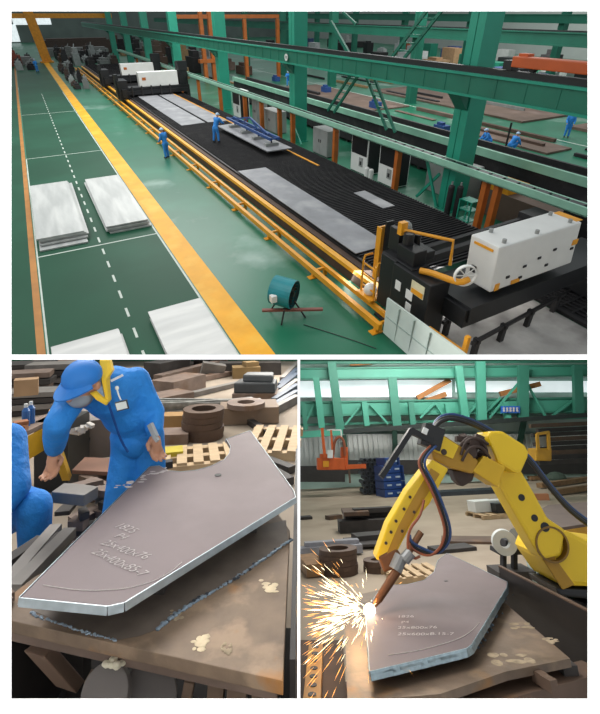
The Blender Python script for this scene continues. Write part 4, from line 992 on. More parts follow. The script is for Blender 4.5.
for x, y in ((410, 497), (404, 509), (396, 521), (391, 532), (386, 543), (414, 512), (402, 531)):
    p = W(x, y, 4.64-.112); MB().cyl(p+Vector((0, -.01, 0)), p+Vector((0, .01, 0)), .014, n=10).build('bolt_recess', [rbrn], la)
rpart('wrist', [([(378, 557), (396, 547), (402, 556), (396, 569), (384, 573)], -.06, .1, 4.58)], copper, .02)
b = MB(); b.cyl(W(395, 570, 4.5), W(401, 556, 4.52), .06, n=12); b.cyl(W(404, 560, 4.5), W(411, 552, 4.5), .05, n=12); b.build('wrist_fittings', [ltsteel], t)
b = MB(); b.cyl(W(421, 532, 4.55), W(397, 571, 4.5), .03, n=14); b.cyl(W(397, 571, 4.5), W(378, 600, 4.44), .04, .034, 14); b.cyl(W(378, 600, 4.44), W(374.5, 605.5, 4.43), .03, .018, 14); b.build('torch', [copper], t)
b = MB(); b.bar(W(432, 441, 4.66), W(410, 430.5, 4.60), .05, .06); b.bar(W(411.5, 429.5, 4.60), W(381, 477, 4.5), .045, .05); b.obox(W(431, 437, 4.72), (.2, .16, .22), (0, .4, 0)); b.build('black_bracket', [rblk], t)
b = MB(); b.obox(W(425, 431, 4.6), (.05, .03, .06), (0, .5, 0)); b.build('white_tag', [whitem], t)
for dy, dz, m, nm in ((0, 0, hosek, 'black_hose'), (.05, -2.2, hoseb, 'blue_hose'), (-.04, 2.0, hosek, 'black_hose')):
    b = MB(); b.tube([W(431, 442+dz*.4, 4.8+dy), W(436, 424+dz, 4.84+dy), (W(449, 417+dz, 4.9+dy)), W(468, 421+dz, 4.98+dy), W(487, 430+dz, 5.2+dy), W(510, 444+dz, 5.34+dy), W(529, 459+dz, 5.36+dy), W(548, 484+dz, 5.36+dy), W(570, 509+dz, 5.4+dy), W(595, 528+dz, 5.45+dy)], .021, 8, 4); b.build(nm, [m], t, smooth=True)
for dx, m, nm in ((0, hosek, 'black_hose'), (3.0, hoseb, 'blue_hose'), (-2.6, hoseo, 'copper_hose')):
    b = MB(); b.tube([W(433+dx, 446, 4.6), W(424+dx, 456, 4.5), W(422+dx, 466, 4.46), W(431+dx, 484, 4.42), W(440+dx, 505, 4.4), W(447+dx, 528, 4.42), W(445+dx, 543, 4.42), W(436+dx*.5, 553, 4.45), W(424, 552-dx, 4.48), W(412, 545-dx, 4.5), W(410, 535, 4.52)], .0125, 8, 4); b.build(nm, [m], t, smooth=True)
b = MB(); b.tube([W(424, 500, 4.5), W(420, 515, 4.46), W(410, 530, 4.46), W(408, 548, 4.48), W(414, 558, 4.5), W(420, 556, 4.5)], .012, 8, 4); b.build('copper_hose', [hoseo], t, smooth=True)
# --- wire feeder
YF = 6.3
f0 = W(508, 552, YF)
t = thing('wire_feeder', 'small wire feeder with a white reel standing beyond the black side sheet', 'feeder', (f0.x, YF, 0))
b = MB(); p = W(505, 543, YF-.1); b.ring(p, p+Vector((.02, .1, 0)), .145, .06, 26); b.build('white_reel', [mat('reel_pale', '#bcbfbd', .45)], t)
b = MB(); facebox(b, 506, 540, 521, 552, YF+.02, .2); facebox(b, 499, 550, 524, 555, YF-.05, .3); facebox(b, 503, 554, 507, 572, YF, .1); facebox(b, 514, 554, 518, 570, YF, .1); b.build('bracket', [ironm], t, bev=.01)
b = MB(); b.cyl(W(516, 536, YF-.05), W(516, 536, YF+.2), .09, n=14); b.build('drive_motor', [ltsteel], t)
b = MB(); b.box(f0.x-.2, f0.x+.25, YF-.12, YF+.28, 0, W(505, 570, YF).z); b.build('stand', [darks], t)
p = G(532, 570, .35); b = MB(); b.ext([G(526, 561, .6), G(550, 570, .6), G(560, 579, .6), G(533, 583, .6)], (0, 0, -.05)); single(b, 'green_grey_plate', [mat('plate_greygreen', '#66736b', .5)], 'grey green plate lying behind the black side sheet below the robot', 'plate')
b = MB(); p = sum([G(x, y, .6) for x, y in ((526, 561), (550, 570), (560, 579), (533, 583))], Vector())/4; b.box(p.x-.25, p.x+.25, p.y-.15, p.y+.15, 0, .545); single(b, 'support_block', [darks], 'dark trestle block under the grey green plate', 'block')
# --- sparks and flame of the torch
tip = W(369, 608, 4.4)
flame = mat('cutting_flame', '#fff2d8', .5, var=0, emit=14)
b = MB(); b.ell(tip+Vector((0, -.02, -.01)), (.05, .035, .05), 12, 8); single(b, 'cutting_flame', [flame], 'white hot cutting flame at the tip of the torch', 'flame')
b = MB(); sr = random.Random(11); n = 0
while n < 420:
    th = sr.gauss(.1, .7); ph = sr.gauss(-.02, .40)
    d = Vector((-math.cos(th)*math.cos(ph), -math.sin(th)*.9-.1, math.sin(ph)))
    r = .08+1.0*sr.random()**1.1; ln = sr.uniform(.05, .2)*(.5+r)
    p0_ = tip+d*r+Vector((0, 0, -.25*r*r)); p1_ = p0_+d*ln+Vector((0, 0, -.25*r*ln))
    q = RR @ (p1_-Vector((0, 0, 2.2))); px = PX_+F_*q.x/q.y
    if px < 300.8 or min(p0_.z, p1_.z) < .56: continue
    w = sr.uniform(.0010, .0026); s_ = d.cross(Vector((0, 0, 1))).normalized()*w; u = Vector((0, 0, w)); m_ = (p0_+p1_)/2
    b.m(0 if r < .35 or sr.random() < .35 else 1)
    b.add([p0_, m_+s_, m_+u, m_-s_, m_-u, p1_], [(0, 1, 2), (0, 2, 3), (0, 3, 4), (0, 4, 1), (5, 2, 1), (5, 3, 2), (5, 4, 3), (5, 1, 4)]); n += 1
single(b, 'spark_shower', [mat('spark_hot', '#fff0c8', .5, var=0, emit=5), mat('spark_orange', '#ffb35c', .5, var=0, emit=2.5)], 'fan of glowing sparks flying left from the cutting flame', 'sparks', kind='stuff')
fl = bpy.data.lights.new('flame_glow', 'POINT'); fl.energy = 7; fl.color = (1, .55, .2); fl.shadow_soft_size = .04
fo = bpy.data.objects.new('flame_glow', fl); COL.objects.link(fo); fo.location = frame_matrix('R') @ (tip+Vector((-.12, -.05, .10)))
# =================================================================== LOWER LEFT BAY (L): two workers at the cut plate
CUR = 'L'
RX = 298.5
dirtf = mat('dirty_concrete', '#998c7c', .88, var=.16, scale=.9, col2='#7a6e62', thr=(.48, .7), bump=.15)
brsc = mat('brown_scrap', '#77655a', .7, .15, var=.25, scale=4, col2='#6d5138', thr=(.55, .7), bump=.1)
grsc = mat('grey_scrap', '#77726d', .6, .2, var=.2, scale=4)
bluesh = mat('bluegrey_sheet', '#3f4857', .5, .3, var=.15, scale=2)
ov = mat('blue_workwear', '#2180d2', .75, var=.16, scale=5, bump=.8)
ovd = mat('blue_workwear_dark', '#0e4790', .8, var=.10, scale=10, bump=.3)
capm = mat('blue_cap', '#1f74c6', .6, var=.06, scale=10)
colm = mat('yellow_collar', '#dcb62c', .75, var=.06, scale=10)
skl = mat('skin_near', '#b58468', .55, var=.06, scale=12)
maskm = mat('face_mask', '#8f98a2', .8, var=.06, scale=10)
r0 = (RX-PX_)/F_
b = MB(); yf = EYE*F_/57.6; b.prism([(-1.2, .9), (.9*r0, .9), (yf*r0, yf), (-11, yf), (-11, 6)], -.15, 0); struct(b, 'floor_shop', [dirtf])

# --- table plate and its legs
ZT = .68
t = thing('cutting_table', 'rusty brown steel table plate under the five-sided plate in the workers bay', 'table', (-.5, 1.7, 0))
q = [Vector((-1.02, 1.425, ZT)), Vector((-.045, 1.178, ZT)), Vector((-.045, 1.95, ZT)), Vector((-.3, 2.6, ZT)), Vector((-.62, 2.3, ZT)), Vector((-.98, 1.62, ZT))]
b = MB(); b.ext(q, (0, 0, -.04)); b.build('top_plate', [mat('table_brown', '#776452', .6, .1, var=.22, scale=9, col2='#947d66', thr=(.5, .62), scale2=7, col3='#a06a2c', thr3=(.60, .72), scale3=3.4, bump=.12)], t, bev=.003)
b = MB(); b.bar((-1.0, 1.50, .60), (-.06, 1.27, .60), .05, .07); b.build('front_beam', [brsc], t)
for x, y in ((-.93, 1.85), (-.1, 1.45), (-.15, 2.2), (-.62, 2.15)): MB().box(x-.035, x+.035, y-.035, y+.035, 0, .64).build('leg', [darks], t)
for px, py, r in ((203, 643, .03), (266, 586, .035), (228, 650, .02), (178, 615, .02)):
    p = G(px, py, ZT+.001); b = MB()
    for k in range(16): b.ell((p.x+rnd.gauss(0, r*.6), p.y+rnd.gauss(0, r*.5), ZT+.001), (r*rnd.uniform(.15, .5), r*rnd.uniform(.15, .4), .0012), 8, 4)
    b.build('paint_splash', [mat('cream_splash', '#cbb99a', .8, var=.2, scale=30) if px in (203, 266) else mat('pale_patch', '#b3a083', .8)], t)
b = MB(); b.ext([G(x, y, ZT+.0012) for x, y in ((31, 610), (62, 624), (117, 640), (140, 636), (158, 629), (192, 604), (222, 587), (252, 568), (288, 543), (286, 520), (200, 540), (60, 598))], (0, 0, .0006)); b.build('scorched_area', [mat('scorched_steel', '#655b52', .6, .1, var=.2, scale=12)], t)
def slag_seam(name, pts, label, n, r0_, m):
    b = MB(); P = [G(x, y, ZT) for x, y in pts]; sr = random.Random(5)
    for i in range(n):
        u = i/(n-1)*(len(P)-1); k = min(int(u), len(P)-2); p = P[k].lerp(P[k+1], u-k); r = r0_*sr.uniform(.5, 1.6)
        b.ell((p.x+sr.gauss(0, r0_*.6), p.y+sr.gauss(0, r0_*.6), ZT+r*.5), (r*1.3, r, r*.9), 6, 4)
    return single(b, name, [m], label, 'slag', kind='stuff')
slm = mat('slag_blue', '#8796a3', .3, .6, var=.3, scale=30); sld = mat('slag_dark', '#3c4148', .4, .4, var=.3, scale=30)
slag_seam('slag_seam', [(158, 629), (172, 618), (192, 604), (222, 587), (252, 568), (283, 546), (292, 540)], 'jagged bluish slag seam on the table right of the plate', 150, .0042, slm)
slag_seam('slag_seam', [(164, 624), (190, 604), (215, 590), (235, 580), (262, 560), (290, 540)], 'dark slag crumbs along the bluish seam right of the plate', 40, .0042, sld)
slag_seam('slag_seam', [(32, 612), (36, 617), (62, 625), (90, 634), (117, 641)], 'thin slag seam on the table in front of the plate', 80, .003, slm)
# --- the cut plate
ZP = .80
pq = [(20, 597), (108, 605.5), (124, 602), (295, 497), (293, 490), (250, 430.5), (226, 439), (230, 446), (229, 453), (223, 460), (211, 466), (196, 470), (181, 471.5), (169, 470.5), (160, 465.5), (150, 466.5)]
q = [G(x, y, ZP) for x, y in pq]
t = cut_plate(q, .025, 'five-sided mauve steel plate with a round notch and chalk numbers, before the workers', tuple(sum(q, Vector())/len(q)), mat('mauve_plate_near', '#736667', .6, .1, var=.07, scale=3, col2='#7e7273', thr=(.5, .72), scale2=2), mat('shiny_cut_edge', '#a9b3b8', .35, .7, var=.15, scale=25), 0)
for s, px, py, px2, py2, sz in (('1825', 112, 522, 130, 528, .055), ('P4', 113, 532, 121, 535, .048), ('25x400x76', 99, 539, 130, 550, .050), ('25x400x85-7', 90, 548, 138, 571, .050)):
    a, c = G(px, py+5, ZP), G(px2, py2+5, ZP); chalk_text(t, s, a, c-a, sz, ZP, mat('chalk_thin', '#bdb5b3', .9))
b = MB(); b.tube([G(x, y, ZP+.001) for x, y in ((43, 585), (80, 590), (120, 589), (150, 582), (170, 572), (182, 562))], .0010, 5, 4); b.build('chalk_line', [chalk], t)
b = MB(); p = G(218, 475, ZP+.001); b.cyl(p, p+Vector((0, 0, .002)), .018, n=10); b.build('punch_hole', [rblk], t)
b = MB(); sr = random.Random(2)
for k in range(26):
    u = sr.random(); p = G(118+46*u+sr.uniform(-4, 4), 487-18*u+sr.uniform(-2, 5), ZP); b.ell((p.x, p.y, ZP+.001), (sr.uniform(.006, .02), sr.uniform(.004, .012), .001), 7, 4)
b.build('chalk_dust', [mat('dust', '#b3aba8', .95)], t)['kind'] = 'stuff'
b = MB()
for x, y in ((-.74, 1.62), (-.5, 1.55), (-.22, 1.95), (-.34, 2.35), (-.66, 2.05)):
    b = MB(); b.box(x-.03, x+.03, y-.03, y+.03, ZT+.001, ZP-.0265); single(b, 'support_block', [darks], 'small dark spacer block under the five-sided plate', 'block', 'spacers under the five-sided plate')
b = MB(); p = G(167, 468, .7); b.obox((p.x-.02, p.y, .72), (.10, .05, .04), (0, 0, .4)); single(b, 'steel_offcut', [darks], 'small dark steel offcut at the left end of the plate notch', 'offcut')

# --- blocks and discs under the table front
t = thing('steel_block', 'large brown rectangular block leaning below the front of the table at lower left', 'block', (-.9, 1.6, 0))
b = MB(); b.ext([G(22.7, 651, .55), G(32, 644, .55), G(55, 645, .55), G(45, 658, .55)], G(77, 694, .36)-G(45, 658, .55)); b.build('block_body', [mat('block_brown', '#7b6455', .6, var=.1, scale=4)], t, bev=.006)
for i, (px, py, r, lb) in enumerate(((109, 692, .075, 'left dark round disc standing under the table front'), (148, 697, .09, 'right dark round disc leaning under the table front'))):
    c = G(px, py, .50-.06*i); t = thing('steel_disc', lb, 'disc', (c.x, c.y, c.z)); b = MB(); n_ = Vector((.15*(1 if i else -1), -.8, .6)).normalized(); b.cyl(c, c+n_*.03, r, n=30); b.build('disc_body', [mat('disc_grey', '#6b6562', .6, .1, var=.15)], t, bev=.004)
b = MB(); p = G(111, 662, .585); sr = random.Random(4)
for k in range(10): b.ell((p.x+sr.gauss(0, .014), p.y+sr.gauss(0, .01), .585+sr.gauss(0, .006)), (.013, .011, .009), 7, 5)
single(b, 'crumpled_paper', [mat('paper_cream', '#e3dcc6', .9)], 'small crumpled cream paper between the discs under the table', 'paper')
for i, (x0, y0, x1, y1, w_) in enumerate(((183, 690, 191, 675, 9), (214, 694, 218, 668, 15), (236, 702, 238, 680, 18), (258, 700, 258, 684, 10), (88, 700, 92, 676, 8), (172, 672, 158, 668, 6))):
    a, c = G(x0, y0, .42), G(x1, y1, .50); b = MB(); b.bar(a-Vector((0, 0, .1)), c, w_*.0034, .05, (0, 1, 0)); single(b, 'bar_stub', [mat('stub_brown', '#7f6a59', .6, var=.15, scale=5)], 'short brown bar stub standing under the table, %s' % ['first right of the discs', 'broadest, right of the discs', 'pale one left of the table leg', 'farthest right', 'right of the large brown block', 'lying behind the discs'][i], 'bar', 'bar stubs under the table')
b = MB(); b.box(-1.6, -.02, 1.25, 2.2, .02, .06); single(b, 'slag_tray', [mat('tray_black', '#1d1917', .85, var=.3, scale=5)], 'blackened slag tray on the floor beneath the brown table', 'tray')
b = MB(); b.box(-.028, -.012, 1.2, 2.9, .0, .72); single(b, 'side_sheet', [MATS['black_sheet']], 'black steel sheet standing at the right edge of the brown table', 'sheet')

# --- long dark bars at the left of the plate
for i, (x0, y0, x1, y1, z) in enumerate(((12, 622, 66, 548, .60), (6, 604, 62, 536, .60), (2, 590, 56, 528, .58), (-10, 575, 42, 540, .56), (14, 590, 70, 532, .66))):
    a, c = G(x0, y0, z), G(x1, y1, z); b = MB(); b.bar(a, c, .055, .04); single(b, 'flat_bar', [darks if i % 2 else grsc], 'long dark bar lying left of the plate, %s' % ['nearest the plate', 'second from the plate', 'third from the plate', 'farthest from the plate', 'crossing on top'][i], 'bar', 'dark bars left of the plate')
b = MB(); b.box(-1.6, -1.0, 1.5, 2.05, .0, .53); single(b, 'bar_trestle', [darks], 'dark trestle carrying the long bars at the left of the plate', 'trestle')
b = MB(); b.obox((-1.0, 1.47, .70), (.07, .04, .03), (0, 0, .9)); b.obox((-.985, 1.45, .70), (.04, .07, .05), (0, .2, .9)); single(b, 'clamp_block', [brsc], 'small brown block on the table corner at the tip of the plate', 'block')

# --- heap of offcuts behind the plate
hr = random.Random(21)
pieces = []
def drop(x, y, r, h):
    z = max([q[3] for q in pieces if math.hypot(q[0]-x, q[1]-y) < q[2]+r] or [.003]); pieces.append((x, y, r, z+h+.003)); return z
keep = [(-.97, 2.50, .30), (-1.52, 2.40, .26), (-1.9, 2.5, .5), (-1.86, 2.8, .3)]
def offcut(x, y, s, rz, m, label, grp, name='steel_offcut', tb=0):
    l, w, h = s; z = drop(x, y, math.hypot(l, w)/2*.85, h)
    k = [hr.uniform(.7, 1.0) for _ in range(5)]
    poly = [(-l/2*k[0], -w/2), (l/2*.98, -w/2*k[1]), (l/2*k[2], w/2*k[3]), (0, w/2), (-l/2, w/2*k[4])]
    b = MB(); b.prism([(x+u*math.cos(rz)-v*math.sin(rz), y+u*math.sin(rz)+v*math.cos(rz)) for u, v in poly], z, z+h)
    return single(b, name, [m], label, 'offcut' if name == 'steel_offcut' else 'block', grp, bev=tb)
OH = 'offcuts heaped behind the plate'
n = 0; tries = 0
while n < 95 and tries < 6000:
    tries += 1
    px, py = hr.uniform(44, 134), hr.uniform(470, 560); d = 1.5*F_/(py-PY_); x, y = (px-PX_)/F_*d, d
    l, w, h = hr.uniform(.10, .26), hr.uniform(.05, .15), hr.uniform(.02, .055); r = math.hypot(l, w)/2
    if y < 2.3 or x < -1.72 or any(math.hypot(x-q[0], y-q[1]) < q[2]+r for q in keep): continue
    if px+.4*(py-470) > 150: continue
    if max([q[3] for q in pieces if math.hypot(q[0]-x, q[1]-y) < q[2]+r] or [0]) > .42-.28*abs(y-2.9): continue
    offcut(x, y, (l, w, h), hr.uniform(0, 3), (brsc, grsc, darks, brsc, rust)[n % 5], 'steel offcut in the brown heap between the crouching worker and the plate', OH); n += 1
c_ = G(74, 507, .42); offcut(c_.x, c_.y, (.26, .15, .07), -.3, grsc, 'faceted grey block on top of the brown offcut heap', None, 'shaped_block', .008)
c_ = G(108, 477, .2); offcut(c_.x, c_.y, (.62, .30, .03), -.15, mat('red_brown_plate', '#6e4b38', .7, var=.2), 'broad reddish brown plate on the heap behind the standing worker', None)

# --- yellow bench with bottles, boxes and channels behind the workers
t = thing('work_bench', 'worn bench with a yellow front panel behind the crouching worker', 'bench', (-2.3, 3.8, 0))
zb = .62
q = [G(4, 443, zb), G(44, 423, zb), G(50, 413, zb), G(8, 425, zb)]
b = MB(); b.ext(q, (0, 0, -.035)); b.build('bench_top', [brsc], t)
ylb = mat('bench_yellow', '#c79a1c', .6, var=.15, scale=5)
b = MB(); a, c = q[0]+Vector((.0, .02, -.04)), q[1]+Vector((0, .02, -.04)); b.ext([a, c, c-Vector((0, 0, .20)), a-Vector((0, 0, .20))], (0, .03, 0)); b.build('front_panel', [ylb], t)
b = MB(); a, c = q[1]+Vector((.004, .02, -.0)), q[2]+Vector((.004, -.02, .04)); b.ext([a, c, c-Vector((0, 0, .22)), a-Vector((0, 0, .20))], (.03, 0, 0)); b.build('side_panel', [ylb], t)
for v in q: MB().box(v.x-.03+(.06 if v.y < 3.5 else 0), v.x+.03+(.06 if v.y < 3.5 else 0), v.y-.03+.06, v.y+.03+.06, 0, zb-.04).build('leg', [ylb], t)
for i, (px, py, m, lb) in enumerate(((26, 426, mat('bottle_blue', '#2a5f9c', .3), 'blue bottle on the bench, left of two'), (31, 423, MATS['bottle_blue'], 'blue bottle on the bench, right of two'))):
    p = G(px, py, zb); t = thing('bottle', lb, 'bottle', tuple(p), 'bottles on the bench')
    b = MB(); b.cyl(p, p+Vector((0, 0, .13)), .032, n=12); b.cyl(p+Vector((0, 0, .13)), p+Vector((0, 0, .16)), .032, .014, 12); b.build('body', [m], t, smooth=False)
    MB().cyl(p+Vector((0, 0, .16)), p+Vector((0, 0, .19)), .016, n=10).build('cap', [whitem], t)
p = G(17, 432, zb); b = MB(); b.obox((p.x, p.y, zb+.03), (.14, .1, .05), (0, 0, .3)); b.obox((p.x+.02, p.y+.02, zb+.07), (.1, .08, .03), (0, 0, .7)); single(b, 'tool_tin', [mat('tin_orange', '#8f5a34', .6)], 'small orange brown tin on the left end of the bench', 'tin')
b = MB(); a, c = G(58, 452, .5), G(67, 478, .22); b.bar(a, c, .06, .05); single(b, 'yellow_strut', [ylb], 'yellow strut slanting down behind the standing worker\'s hand', 'strut')
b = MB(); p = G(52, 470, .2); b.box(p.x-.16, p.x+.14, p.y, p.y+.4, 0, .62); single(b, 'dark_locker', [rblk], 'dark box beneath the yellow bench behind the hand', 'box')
t = thing('steel_channel', 'grey steel channel with a round hole behind the standing worker\'s arm', 'channel', tuple(G(90, 470)))
p = G(88, 472, 0); b = MB(); b.obox((p.x, p.y+.1, .30), (.55, .05, .5), (.45, 0, .35)); b.obox((p.x+.05, p.y+.32, .48), (.6, .45, .04), (.25, .15, .35)); b.build('plate_body', [mat('channel_grey', '#7c726c', .6, var=.12, scale=3)], t)
b = MB(); c = Vector((p.x-.10, p.y+.06, .30)); nn = Vector((.3, -.9, .45)).normalized(); b.cyl(c-nn*.0, c+nn*.04, .09, n=18); b.build('round_hole', [rblk], t)
b = MB(); p = G(68, 440, .55); sr = random.Random(8)
for k in range(9): b.obox((p.x+k*.018-.06+sr.gauss(0, .01), p.y+.2, .52+k*.012+sr.gauss(0, .012)), (.06, .04, .03), (sr.uniform(-.6, .6), sr.uniform(-.6, .6), sr.uniform(0, 3)))
single(b, 'white_rag', [mat('rag', '#b9b4ad', .9)], 'pale rag between the standing worker\'s arm and body', 'rag')
# stacks at the far left
ST = 'dark sheet stacks behind the bench'
for i, (px, py, s, rz, m) in enumerate(((22, 413, (.85, .45, .35), .3, grsc), (58, 406, (.8, .45, .3), .2, darks), (22, 396, (.95, .5, .45), .35, brsc), (56, 388, (.95, .5, .5), .25, grsc), (20, 381, (1.2, .7, .4), .3, darks), (60, 374, (1.2, .7, .35), .15, brsc))):
    p = G(px, py); t = thing('sheet_stack', 'dark stack of sheets behind the yellow bench, %s' % ['nearest left', 'nearest right', 'middle left', 'middle right', 'farthest left', 'farthest right'][i], 'stack', (p.x, p.y, 0), ST)
    n = 4
    for k in range(n):
        b = MB(); b.obox((p.x+hr.uniform(-.06, .06), p.y+hr.uniform(-.05, .05), (k+.45)*s[2]/n), (s[0], s[1], s[2]/n*.8), (0, 0, rz+hr.uniform(-.06, .06))); b.build('sheet', [m if k % 2 else darks], t)
p = G(36, 395, .45); b = MB(); b.obox((p.x, p.y-.2, .60), (.26, .2, .2), (0, 0, .5)); single(b, 'cardboard_box', [mat('carton', '#96795a', .85)], 'small carton standing on the dark sheet stacks at the far left', 'box')
# bars and planks on the floor, middle
for i, (x0, y0, x1, y1, z, w_, m) in enumerate(((150, 392, 232, 375, .06, .20, brsc), (160, 405, 238, 386, .05, .14, grsc), (158, 384, 224, 366, .10, .22, brsc), (152, 372, 205, 361.5, .12, .25, grsc), (162, 398, 195, 388, .16, .5, brsc), (148, 411, 186, 403, .12, .45, brsc), (196, 366, 236, 362, .1, .3, darks), (152, 380, 182, 373, .2, .45, darks))):
    a, c = G(x0, y0), G(x1, y1); b = MB(); b.bar((a.x, a.y, z), (c.x, c.y, z), w_, z*1.6); single(b, 'steel_plank', [m], 'flat steel bar on the floor right of the worker, %s' % ['second nearest', 'third nearest', 'fifth', 'farthest left', 'short broad one', 'nearest and broadest by his elbow', 'farthest right', 'short dark one beyond his shoulder'][i], 'bar', 'flat bars behind the standing worker')
b = MB(); p = G(213, 378); b.obox((p.x, p.y, .18), (.5, .12, .3), (.3, .2, .4)); single(b, 'grey_bracket', [grsc], 'upright grey bracket on the flat bars beyond the ring stack', 'bracket')
t = coil('ring_stack', 203, 437, .25, .15, .36, 5, 'tall stack of brown steel rings beyond the round notch of the plate', brcoil)
p = G(202, 418); b = MB(); sr = random.Random(6)
for k in range(22): b.bar((p.x-.85+sr.uniform(-.1, .1), p.y+sr.uniform(-.15, .15), .05+sr.uniform(0, .2)), (p.x+.75+sr.uniform(-.1, .1), p.y+.2+sr.uniform(-.15, .15), .05+sr.uniform(0, .2)), .05, .05)
single(b, 'rod_bundle', [mat('rod_pale', '#85847f', .5, .3, var=.3, scale=12)], 'pale bundle of short rods behind the ring stack', 'bundle', kind='stuff')
p = G(172, 430); b = MB(); b.obox((p.x, p.y, .11), (.38, .22, .2), (0, 0, .1)); single(b, 'timber_block', [mat('tan_timber', '#9a7748', .75, var=.15)], 'tan timber block left of the ring stack', 'timber')
p = G(172, 441); b = MB(); b.obox((p.x, p.y, .06), (.42, .3, .12), (0, 0, .1)); single(b, 'brown_box', [brsc], 'low brown steel box before the tan timber left of the ring stack', 'box')
p = G(249, 420); b = MB(); b.obox((p.x, p.y, .12), (.8, .5, .22), (0, 0, .15)); single(b, 'tan_slab', [mat('tan_slab', '#7d6a58', .75, var=.12)], 'tan flat slab right of the ring stack', 'slab')
p = G(246, 409, .2); b = MB(); b.ring((p.x, p.y, .235), (p.x, p.y, .30), .26, .12, 24); single(b, 'flat_ring', [brsc], 'flat grey ring lying on the tan slab', 'ring')
p = G(256, 398); t = thing('dark_bundle', 'dark faceted bundle on a pallet at the right of the workers bay', 'bundle', (p.x, p.y, 0))
b = MB(); b.ext([Vector((p.x, p.y, .12))+Vector(v) for v in ((-.36, -.2, 0), (.34, -.22, 0), (.36, .24, 0), (-.3, .26, 0))], (0, 0, .18)); b.ext([Vector((p.x, p.y, .30))+Vector(v) for v in ((-.22, -.12, 0), (.3, -.18, 0), (.3, .18, 0), (-.18, .2, 0))], (0, .03, .12)); b.build('wrapped_load', [mat('slate_wrap', '#3d4042', .6, var=.2, scale=3)], t, bev=.03)
b = MB(); b.obox((p.x, p.y, .06), (.75, .5, .12)); b.build('skid', [brsc], t)
for i in range(7):
    a, c = G(270+i*2, 417-i*5.6), G(310, 402-i*6); zz = .065
    c.x = min(c.x, c.y*r0-.02); b = MB(); b.bar((a.x, a.y, zz), (c.x, c.y, zz), .10, .09 if i % 2 else .12); single(b, 'bluegrey_sheet', [bluesh if i % 3 else grsc], 'blue grey strip of sheet in the pile at upper right, %s' % ['nearest', 'second', 'third', 'fourth', 'fifth', 'sixth', 'farthest'][i], 'sheet', 'blue grey sheet strips')
p = G(272, 374); b = MB(); b.obox((p.x-.5, p.y, .14), (1.4, .4, .28), (0, 0, .1)); single(b, 'stacked_stock', [darks], 'dark stock at the far right end of the workers bay floor', 'stock')
p = G(246, 377); b = MB(); b.obox((p.x, p.y, .12), (.6, .4, .24), (0, 0, .2)); b.obox((p.x+.1, p.y, .29), (.3, .25, .1), (0, 0, .5)); single(b, 'tan_pile', [mat('tan_pile', '#7c6540', .8)], 'tan pile on the floor at the far top of the workers bay', 'pile')
pc = G(276, 446); pallet('wooden_pallet', (pc.x-.02, pc.y, 0), (.62, .95, .12), -.06, 'pale wooden pallet at the right beyond the plate corner', wood, 4)
pallet('wooden_pallet', tuple(G(206, 462)), (.95, .55, .12), .25, 'pale wooden pallet seen through the round notch of the plate', wood, 6)
b = MB(); p = G(168, 462); b.obox((p.x, p.y, .08), (.3, .2, .1), (0, 0, .3)); single(b, 'yellow_offcut', [mat('yellow_mark', '#b8a62c', .6)], 'small yellow marked offcut by the pallet in the notch', 'offcut')
for i, (x0, y0, x1, y1) in enumerate(((262, 462, 292, 474), (264, 470, 290, 486), (240, 418, 268, 436))):
    a, c = G(x0, y0), G(x1, y1); b = MB(); b.bar((a.x, a.y, .04), (c.x, c.y, .04), .09, .07); single(b, 'dark_bar', [darks], 'dark bar on the floor %s' % ['below the pale pallet at right', 'behind the right corner of the plate', 'left of the pale pallet at right'][i], 'bar')

# --- people
def V(px, py, Y): return tuple(W(px, py, Y))
def R4(p, r): return (p[0], p[1], p[2], r)
def hand(chains, wrist, d, side, curl, sc=1.0):
    """palm, four unequal bent fingers and a thumb leaving the side of the palm"""
    d = Vector(d).normalized(); s = Vector(side); s = (s-d*s.dot(d)).normalized(); n = d.cross(s)*curl; w = Vector(wrist)
    palm = w+d*.055*sc
    chains.append([R4(w, .026), R4(w+d*.03*sc, .030), R4(palm, .032), R4(w+d*.085*sc, .028)])
    for i, (o, ln) in enumerate(((.034, .072), (.0115, .082), (-.0115, .076), (-.033, .058))):
        r_ = w+d*.07*sc+s*o*.7*sc; k1 = w+d*.092*sc+s*o*sc
        k2 = k1+(d*.8+n*.5).normalized()*ln*.5*sc; k3 = k2+(d*.35+n*.9).normalized()*ln*.45*sc
        chains.append([R4(r_, .012), R4(k1, .0098), R4(k2, .009), R4(k3, .0078)])
    th = w+d*.025*sc+s*.022*sc; t1 = th+(d*.5+s*.75+n*.2).normalized()*.04*sc; t2 = t1+(d*.8+s*.15+n*.5).normalized()*.032*sc
    chains.append([R4(th, .015), R4(t1, .0115), R4(t2, .0095)])
t = thing('worker', 'person in blue workwear and blue cap bending over the plate, one arm reaching down', 'person', (-.98, 2.55, 0))
hips = Vector((-.945, 2.56, .93)); belly = Vector((-.985, 2.50, 1.06)); chest = Vector((-1.03, 2.42, 1.19)); neck = Vector((-1.06, 2.36, 1.30))
head = Vector(V(83, 382.5, 2.20))
sR = Vector((-1.165, 2.30, 1.225)); sL = Vector((-.915, 2.46, 1.25))
eR = Vector(V(57, 424, 2.10)); wR = Vector(V(54.5, 450, 2.24))
eL = Vector((-.835, 2.52, 1.06)); wL = Vector((-.80, 2.42, .965))
ch = [[R4(hips, .10), R4(belly, .10), R4(chest, .11), R4(neck, .055), R4(neck.lerp(head, .5), .05), R4(head, .055)],
      [R4(chest, .11), R4(sR, .055), R4(eR, .042), R4(wR, .026)], [R4(chest, .11), R4(sL, .055), R4(eL, .042), R4(wL, .027)]]
hand(ch, wR, (Vector(V(53, 463, 2.22))-wR), (1, -.2, 0), 1, 1.0)
hand(ch, wL, (.12, -.1, -.9), (-.6, -.8, 0), -1, 1.0)
lg = []
